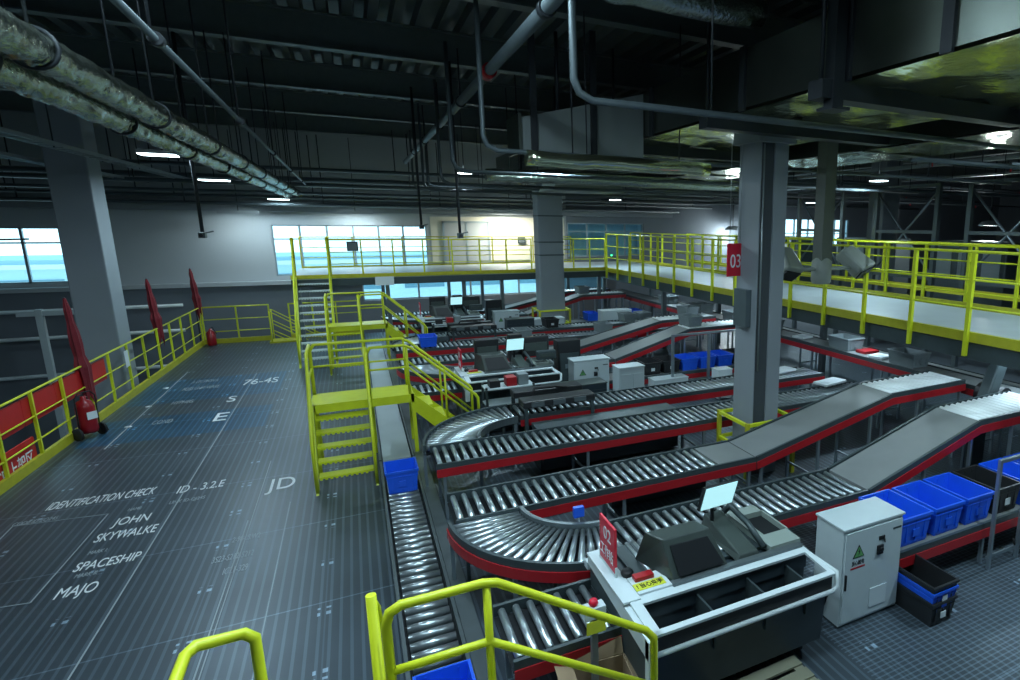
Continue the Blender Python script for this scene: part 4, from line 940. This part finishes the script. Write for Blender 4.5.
# big rectangular duct with foil underside
t = thing('box_duct', 'huge dark rectangular air duct overhead with foil underside', 'duct', (0, 0, 0))
MB().box(4.64, 7.3, .2, 22, 5.6, 6.32).obj('casing', M['duct'], t)
def foil_sheet(x0, x1, y0, y1, z, d=.32):
    b = MB(); nx = int((x1 - x0) / d); ny = int((y1 - y0) / d)
    vs = [(x0 + (x1 - x0) * i / nx, y0 + (y1 - y0) * j / ny, z + (random.gauss(0, .022) if 0 < i < nx else 0)) for j in range(ny + 1) for i in range(nx + 1)]
    b.add(vs, [(j * (nx + 1) + i, j * (nx + 1) + i + 1, (j + 1) * (nx + 1) + i + 1, (j + 1) * (nx + 1) + i) for j in range(ny) for i in range(nx)], True)
    return b
foil_sheet(4.64, 7.3, .2, 22, 5.56).obj('foil_underside', M['foil2'], t)
for y in (1.5, 2.6, 3.7, 4.9, 6.8, 9.5, 12.5, 15.5, 18.5): MB().box(4.6, 4.64, y, y + .12, 5.56, 6.34).obj('flange', M['pdark'], t)
for y in (4.95, 7.2, 10.5, 14, 17.5): MB().box(4.3, 7.7, y, y + .22, 5.38, 5.56).obj('support_beam', M['pdark'], t)
for y in (4.95, 7.2, 10.5, 14, 17.5): MB().tube([(4.36, y + .1, 5.5), (4.36, y + .1, 7.15)], .025, 6).obj('hanger', M['pdark'], t)
t = thing('box_duct', 'low foil-wrapped flat duct at the upper right beyond the big duct', 'duct', (0, 0, 0))
MB().box(8.0, 9.6, 3.5, 20, 5.42, 5.85).obj('casing', M['duct'], t); foil_sheet(8.0, 9.6, 3.5, 20, 5.4).obj('foil_underside', M['foil2'], t)
for y in (5, 8, 11, 14, 17): MB().box(7.98, 9.62, y, y + .06, 5.38, 5.87).obj('flange', M['duct'], t); MB().tube([(8.1, y, 5.8), (8.1, y, 7.15)], .02, 6).obj('hanger', M['pdark'], t)
# pale box duct piece and plates
t = thing('box_duct', 'pale grey boxed duct section hanging in the middle of the roof', 'duct', (0, 0, 0))
MB().hexa([(2.5, 9.9, 5.25), (4.63, 9.9, 5.25), (4.63, 10.6, 5.25), (2.5, 10.6, 5.25)], [(2.5, 9.9, 5.74), (4.63, 9.9, 6.3), (4.63, 10.6, 6.3), (2.5, 10.6, 5.74)]).obj('casing', M['ductw'], t, bevel=.01); MB().box(2.45, 2.5, 9.85, 10.65, 5.2, 5.79).obj('flange', M['duct'], t)
for x in (2.7, 3.7): MB().box(x - .05, x + .05, 9.84, 9.89, 5.2, 7.15).obj('strap', M['pdark'], t)
for x in (3.2,): MB().tube([(x, 10.2, 5.9), (x, 10.2, 7.15)], .03, 6).obj('hanger', M['pdark'], t)
for k in range(6):
    pass
t = thing('air_terminal', 'pale flat air outlet box hanging before the far column', 'vent', (5.2, 17.2, 5.05)); MB().hexa([(0, 0, 0), (2.2, 0, 0), (2.2, 1.6, 0), (0, 1.6, 0)], [(.15, .15, .35), (2.05, .15, .35), (2.05, 1.45, .35), (.15, 1.45, .35)]).obj('casing', M['ductw'], t)
for x in (.3, 1.9): MB().tube([(x, .8, .3), (x, .8, 2.1)], .02, 6).obj('hanger', M['pdark'], t)
# round foil ducts crossing (along x)
def xduct(label, y, z, r, x0, x1, m='foil'):
    t = thing('foil_duct', label, 'duct', (0, 0, 0)); n = int((x1 - x0) / .2)
    MB().tube([(x0 + (x1 - x0) * i / n, y, z + random.uniform(-.01, .01)) for i in range(n + 1)], [r * random.uniform(.93, 1.05) for i in range(n + 1)], 18).obj('wrap', M[m], t)
    k = x0 + .7
    while k < x1: MB().tube([(k, y, z + r), (k, y, 7.15)], .012, 5).obj('hanger', M['pdark'], t); k += 1.8
xduct('thick foil duct crossing at the top of the photo, nearer', 5.5, 6.62, .17, 1.9, 4.64)
xduct('thick foil duct crossing at the top of the photo, farther', 6.55, 6.62, .17, 1.9, 4.64)
xduct('shiny crinkled foil duct crossing below the pale boxed duct', 8.9, 5.02, .11, 2.3, 5.35, 'foil2')
xduct('second foil duct crossing farther back under the big duct', 13.4, 5.1, .13, 2.6, 9.0, 'foil')
# right ceiling pipes and sprinkler lines (along x) deep in the hall
for i in range(10):
    y = 6.5 + i * 2.1; z = 5.15 + (i % 3) * .28
    t = thing('sprinkler_pipe', 'thin pipe crossing the right hall roof, ' + ('first', 'second', 'third', 'fourth', 'fifth', 'sixth', 'seventh', 'eighth', 'ninth', 'tenth')[i] + ' from the near end', 'pipe', (0, 0, 0))
    MB().tube([(9.8, y, z), (30, y, z)], .035 + .02 * (i % 2), 6).obj('pipe_run', M['pipe'], t)
    for x in (12, 16.5, 21, 25.5): MB().tube([(x, y, z), (x, y, 7.15)], .014, 5).obj('hanger', M['pdark'], t); MB().tube([(x + 1, y, z), (x + 1, y, z - .12)], .02, 6).obj('sprinkler_head', M['red'], t)
for i, x in enumerate((12.4, 13.8, 15.2, 17.6)):
    t = thing('cable_tray', 'zinc cable tray over the right hall, ' + ('nearest the walkway', 'second from the walkway', 'third from the walkway', 'farthest from the walkway')[i], 'cable tray', (x, 0, 5.9 - .2 * (i % 2)))
    MB().box(0, .25, 1, 26, 0, .06).obj('tray', M['tray'], t)
    for y in (6, 12, 18, 24): MB().tube([(.12, y, 0), (.12, y, 1.25)], .012, 5).obj('hanger', M['pdark'], t)

# ------------------------------------------------------------------ hanging post with two floodlight horns
t = thing('speaker_post', 'olive-grey post hanging from the roof with two grey horn speakers', 'speaker', (7.5, 8.4, 3.12)); t.scale = (1.22, 1.22, 1.0)
MB().box(-.1, .1, -.1, .1, 0, 3.99).obj('post', M['post'], t)
MB().lathe([(.13, -.05), (.15, 0), (.15, .35), (.1, .42)], n=16).obj('hub', M['fan'], t)
MB().tube([(-.5, 0, .22), (.55, 0, .22)], .035, 8).obj('cross_arm', M['fan'], t)
for s, rx in ((-1, -.15), (1, .25)):
    c = Vector((s * .68, 0, .3)); mm = Matrix.Translation(c) @ Matrix.Rotation(-rx * 1.5, 4, 'Y') @ Matrix.Rotation(.85, 4, 'X')
    b = MB().hexa([(-.16, -.22, -.14), (.16, -.22, -.14), (.15, .3, -.1), (-.15, .3, -.1)], [(-.16, -.22, .2), (.16, -.22, .2), (.11, .3, .17), (-.11, .3, .17)])
    o_ = b.obj('horn', M['fan'], t, bevel=.04); o_.matrix_local = mm
    f_ = MB().box(-.13, .13, -.24, -.2, -.12, .1).obj('grille', M['black'], o_)
t = thing('roof_post', 'dark vertical post hanging between the big ducts at upper right', 'post', (4.5, 5.0, 5.3)); MB().box(-.07, .07, -.07, .07, 0, 1.85).obj('post', M['pdark'], t); MB().box(-.12, .12, -.12, .12, -.03, 0).obj('base_plate', M['pdark'], t)

# hanging sensor rods
for x, y, z0, z1, lb in ((-2.3, 13.4, 3.8, 5.6, 'rod with small camera hanging left above the deck'), (1.95, 13.0, 3.8, 5.9, 'rod with small camera hanging above the far conveyors'), (1.5, 15.8, 3.95, 5.9, 'thinner rod with small camera, left of the central one')):
    t = thing('hanging_camera', 'dark ' + lb, 'camera', (x, y, z0))
    MB().tube([(0, 0, .1), (0, 0, 7.15 - z0)], .028, 8).obj('rod', M['pdark'], t); MB().box(-.05, .05, -.12, .08, 0, .1).obj('camera_body', M['frame'], t, bevel=.01)
    MB().tube([(0, -.12, .05), (0, -.16, .05)], .03, 10).obj('lens', M['black'], t); MB().tube([(.0, 0, .08), (.16, 0, .12)], .012, 6).obj('side_arm', M['frame'], t)
t = thing('wall_projector', 'dark tubular fitting on an arm before the left window', 'lamp', (-8.2, 19.0, 3.62)); MB().tube([(0, 0, 0), (-.55, 0, .02)], .08, 10).obj('body', M['black'], t); MB().tube([(0, 0, 0), (1.8, 0, .04)], .02, 6).obj('arm', M['frame'], t)
t = thing('indicator_lamp', 'small green indicator on a railing post of the far walkway', 'lamp', (8.4, 20.8, 2.95)); MB().lathe([(.0, 0), (.03, 0), (.03, .05), (0, .06)], n=8).obj('lens', M['glow'], t); MB().box(-.03, .03, -.03, .03, -.04, 0).obj('base', M['frame'], t)

# ------------------------------------------------------------------ lamps
def bay_lamp(x, y, z, label, power, r=.24, rect=False, size=None):
    t = thing('ceiling_lamp', label, 'lamp', (x, y, z), group=None)
    if rect:
        MB().box(-.32, .32, -.2, .2, 0, .06).obj('housing', M['housing'], t, bevel=.01); MB().box(-.3, .3, -.18, .18, -.015, -.001).obj('diffuser', M['lamp'], t)
    else:
        MB().lathe([(.05, .14), (.12, .1), (r, .02), (r, 0)], n=20).obj('housing', M['housing'], t); MB().lathe([(0, -.005), (r * .9, -.005), (r * .92, .005)], n=20).obj('diffuser', M['lamp'], t)
    MB().tube([(0, 0, .06), (0, 0, 7.15 - z)], .012, 5).obj('hanger', M['pdark'], t)
    if power:
        ld = bpy.data.lights.new('lamp_light', 'AREA'); ld.shape = 'DISK'; ld.size = size or .45; ld.energy = power; ld.color = (.64, .87, 1)
        lo = bpy.data.objects.new('lamp_light', ld); COL.objects.link(lo); lo.parent = t; lo.location = (0, 0, -.03)
P = 105
bay_lamp(-2.72, 13.6, 5.2, 'bright rectangular lamp under the ceiling left of the foil ducts', P, rect=True)
bay_lamp(-2.9, 19.2, 5.1, 'smaller rectangular lamp farther along the left ceiling', P * 1.1, rect=True)
bay_lamp(-2.1, 25.3, 4.85, 'small rectangular lamp close to the far wall left', P * .6, rect=True)
bay_lamp(11.5, 11.0, 5.2, 'round hanging lamp over the right walkway, nearest', P * 1.3)
bay_lamp(12.1, 20.3, 5.2, 'round hanging lamp over the right walkway, middle', P * 1.3)
bay_lamp(8.9, 21.6, 5.0, 'round hanging lamp right of the far column', P)
bay_lamp(19.7, 23.1, 5.2, 'round hanging lamp deep in the right hall', P * 1.3)
bay_lamp(3.6, 11.6, 5.35, 'added fill lamp hidden behind the pale boxed duct', P * 1.5)  # this and all bay lamps below are added fill, none seen
bay_lamp(6.6, 2.2, 5.1, 'added unseen fill lamp above the near blue crates', P * 1.2)
bay_lamp(2.6, 2.4, 6.2, 'added unseen fill lamp high above the nearest machine', P * 1.0)
bay_lamp(-.7, 2.6, 7.0, 'added unseen fill lamp above the foil ducts', P * 1.2)  # added to bring out sparkle on the foil
bay_lamp(-.2, 4.2, 6.6, 'added unseen fill lamp above the roller lane', P * 1.0)
bay_lamp(-9, 8.5, 4.2, 'added unseen fill lamp over the lower level at left', P * 1.4)  # added to brighten the dark lower level
bay_lamp(-10.5, 15, 3.9, 'added unseen fill lamp deep over the lower level at left', P * .9)
bay_lamp(-3.4, 5.2, 6.6, 'added unseen fill lamp above the near deck', P * .55)
bay_lamp(3.0, 18.6, 5.5, 'added fill lamp over the far loops among the pipes', P * .8)
bay_lamp(10.6, 4.0, 6.6, 'added unseen fill lamp over the near end of the walkway', P * 2.3)  # added to brighten the white rollers
bay_lamp(.6, 6.0, 7.0, 'added unseen fill lamp above the near crossover steps', P * 1.2)

def under_fill_lamp(x, y, z, e, lb):  # added lamps, unseen below the decks, to light what lies underneath
    t = thing('strip_lamp', lb, 'lamp', (x, y, z)); MB().box(-.6, .6, -.04, .04, .01, .05).obj('housing', M['housing'], t); MB().box(-.58, .58, -.03, .03, -.005, .009).obj('diffuser', M['lamp'], t)
    ld = bpy.data.lights.new('lamp_light', 'AREA'); ld.shape = 'RECTANGLE'; ld.size = 1.2; ld.size_y = .08; ld.energy = e; ld.color = (.62, .84, 1)
    lo = bpy.data.objects.new('lamp_light', ld); COL.objects.link(lo); lo.parent = t; lo.location = (0, 0, -.02)
for i, y in enumerate((5.6, 9.4, 14.0, 18.6)): under_fill_lamp(9.6, y, PZ - .18, 26, 'added strip lamp under the raised walkway, ' + ('nearest', 'second', 'third', 'farthest')[i])
for i, x in enumerate((.3, 3.9, 7.2)): under_fill_lamp(x, 23.6, PZ - .16, 22, 'added strip lamp under the far platform, ' + ('left', 'middle', 'right')[i])
# wall washer above platform; the two window strips are added fill
for x, y, z, e, lb in ((5.9, 25.9, 4.55, 200, 'bright strip lamp washing the cream far wall'), (.2, 26.2, 4.45, 60, 'added strip lamp over the far windows'), (-3.4, 26.1, 4.4, 26, 'added strip lamp near the left end of the windows')):
    t = thing('strip_lamp', lb, 'lamp', (x, y, z)); MB().box(-.6, .6, -.05, .05, 0, .05).obj('housing', M['housing'], t); MB().box(-.58, .58, -.04, .04, -.01, -.001).obj('diffuser', M['lamp'], t); MB().box(-.6, .6, -.065, -.05, -.05, .05).obj('shade_lip', M['housing'], t)
    MB().tube([(0, 0, .05), (0, 0, 7.15 - z)], .012, 5).obj('hanger', M['pdark'], t)
    ld = bpy.data.lights.new('lamp_light', 'AREA'); ld.shape = 'RECTANGLE'; ld.size = 1.2; ld.size_y = .1; ld.energy = e; ld.color = (1, .97, .82) if e > 100 else (.8, .95, 1)
    lo = bpy.data.objects.new('lamp_light', ld); COL.objects.link(lo); lo.parent = t; lo.location = (0, 0, -.02)
for x, y, z, lb in ((17.3, 26.2, 4.0, 'added floodlight standing in for the bright opening at the far wall'), (22.5, 15.5, 4.3, 'added floodlight standing in for light patches deep in the right hall')):  # added lamps that make the glow of a lit opening and far patches
    t = thing('added_flood_lamp', lb, 'lamp', (x, y, z)); MB().lathe([(0, .1), (.3, .05), (.42, -.1), (.4, -.12)], n=20).obj('reflector', M['housing'], t); MB().lathe([(0, -.1), (.25, -.12), (.38, -.08)], n=20).obj('lens', M['lamp'], t)
    MB().tube([(0, 0, .1), (0, 0, 7.15 - z)], .03, 6).obj('stem', M['pdark'], t)
    ld = bpy.data.lights.new('lamp_light', 'POINT'); ld.energy = 260; ld.shadow_soft_size = .3; ld.color = (.85, .97, 1)
    lo = bpy.data.objects.new('lamp_light', ld); COL.objects.link(lo); lo.parent = t; lo.location = (0, 0, -.45)

GR = {'ceiling_lamp': 'lamps hanging from the hall ceiling', 'strip_lamp': 'strip lamps', 'roof_beam': 'steel beams carrying the roof', 'roof_girder': 'lengthwise roof girders',
      'bent_pipe': 'bent pipes dropping from the roof', 'wall_pipe': 'pipes along the far wall', 'sprinkler_pipe': 'thin pipes over the right hall', 'cable_tray': 'overhead cable trays',
      'furled_flag': 'furled red flags on the left fence', 'crate': 'plastic crates on the conveyors', 'tote': 'grey totes on the conveyors', 'sorting_machine': 'sorting machines in rows',
      'control_cabinet': 'pale cabinets beside the machines', 'monitor': 'lit monitors on the machines', 'station_sign': 'red station signs', 'curved_roller_conveyor': 'curved ends of the roller loops',
      'roller_conveyor': 'roller conveyors of the sorting loops', 'belt_conveyor': 'inclined belts of the sorting loops', 'crossover_stair': 'yellow crossover steps over the roller lane',
      'guard_railing': 'yellow guard railings', 'fence_banner': 'red banners on the left fence', 'column': 'grey building columns', 'column_guard': 'yellow guards round the columns', 'foil_duct': 'crinkled foil ducts',
      'hanging_camera': 'cameras hanging on rods', 'cross_braced_frame': 'steel frames beyond the walkway', 'sorting_tower': 'machine towers beyond the walkway', 'lower_conveyor': 'conveyors on the lower level',
      'collector_conveyor': 'collector conveyors under the walkway', 'parcel': 'flat parcels', 'scanner_tunnel': 'scanner housings', 'tool_trolley': 'shelf trolleys', 'rack_unit': 'dark equipment round the machines', 'machine_unit': 'dark units on the machine tops',
      'equipment_box': 'equipment cabinets among the conveyors', 'steel_post': 'posts on the lower level', 'added_flood_lamp': 'added floodlights'}
for o_ in list(COL.objects):
    if o_.parent is None and 'category' in o_:
        g_ = GR.get(o_.name.split('.')[0])
        if g_: o_['group'] = g_
# ------------------------------------------------------------------ world
w = bpy.data.worlds.new('sky'); SC.world = w; w.use_nodes = True
bg = w.node_tree.nodes['Background']; tc = w.node_tree.nodes.new('ShaderNodeTexCoord'); sp = w.node_tree.nodes.new('ShaderNodeSeparateXYZ')
rp = w.node_tree.nodes.new('ShaderNodeValToRGB'); e = rp.color_ramp.elements
e[0].position = 0.; e[0].color = (.8, .97, 1, 1); e[1].position = .35; e[1].color = (.45, .72, .85, 1)
w.node_tree.links.new(tc.outputs['Generated'], sp.inputs[0]); w.node_tree.links.new(sp.outputs[2], rp.inputs[0]); w.node_tree.links.new(rp.outputs[0], bg.inputs['Color'])
bg.inputs['Strength'].default_value = 2.9

# ------------------------------------------------------------------ camera
cam = bpy.data.cameras.new('camera'); co = bpy.data.objects.new('camera', cam); COL.objects.link(co)
R = ((0.87916175, -0.08801547, 0.46832457), (-0.47644253, -0.18047066, 0.86048408), (0.00878293, -0.97963443, -0.20059721))
m4 = Matrix(((R[0][0], -R[0][1], -R[0][2], 0), (R[1][0], -R[1][1], -R[1][2], 0), (R[2][0], -R[2][1], -R[2][2], 4.1), (0, 0, 0, 1)))
co.matrix_world = m4
cam.sensor_width = 36; cam.lens = 596 / 1020 * 36; cam.shift_x = -170 / 1020; cam.shift_y = 7 / 1020; cam.clip_start = .05; cam.clip_end = 200
SC.camera = co
SC.view_settings.view_transform = 'Standard'; SC.view_settings.look = 'None'; SC.view_settings.gamma = 1; SC.view_settings.exposure = 0.0
SC.view_settings.use_curve_mapping = False
SC.cycles.use_denoising = True; SC.cycles.max_bounces = 6; SC.cycles.sample_clamp_indirect = 4
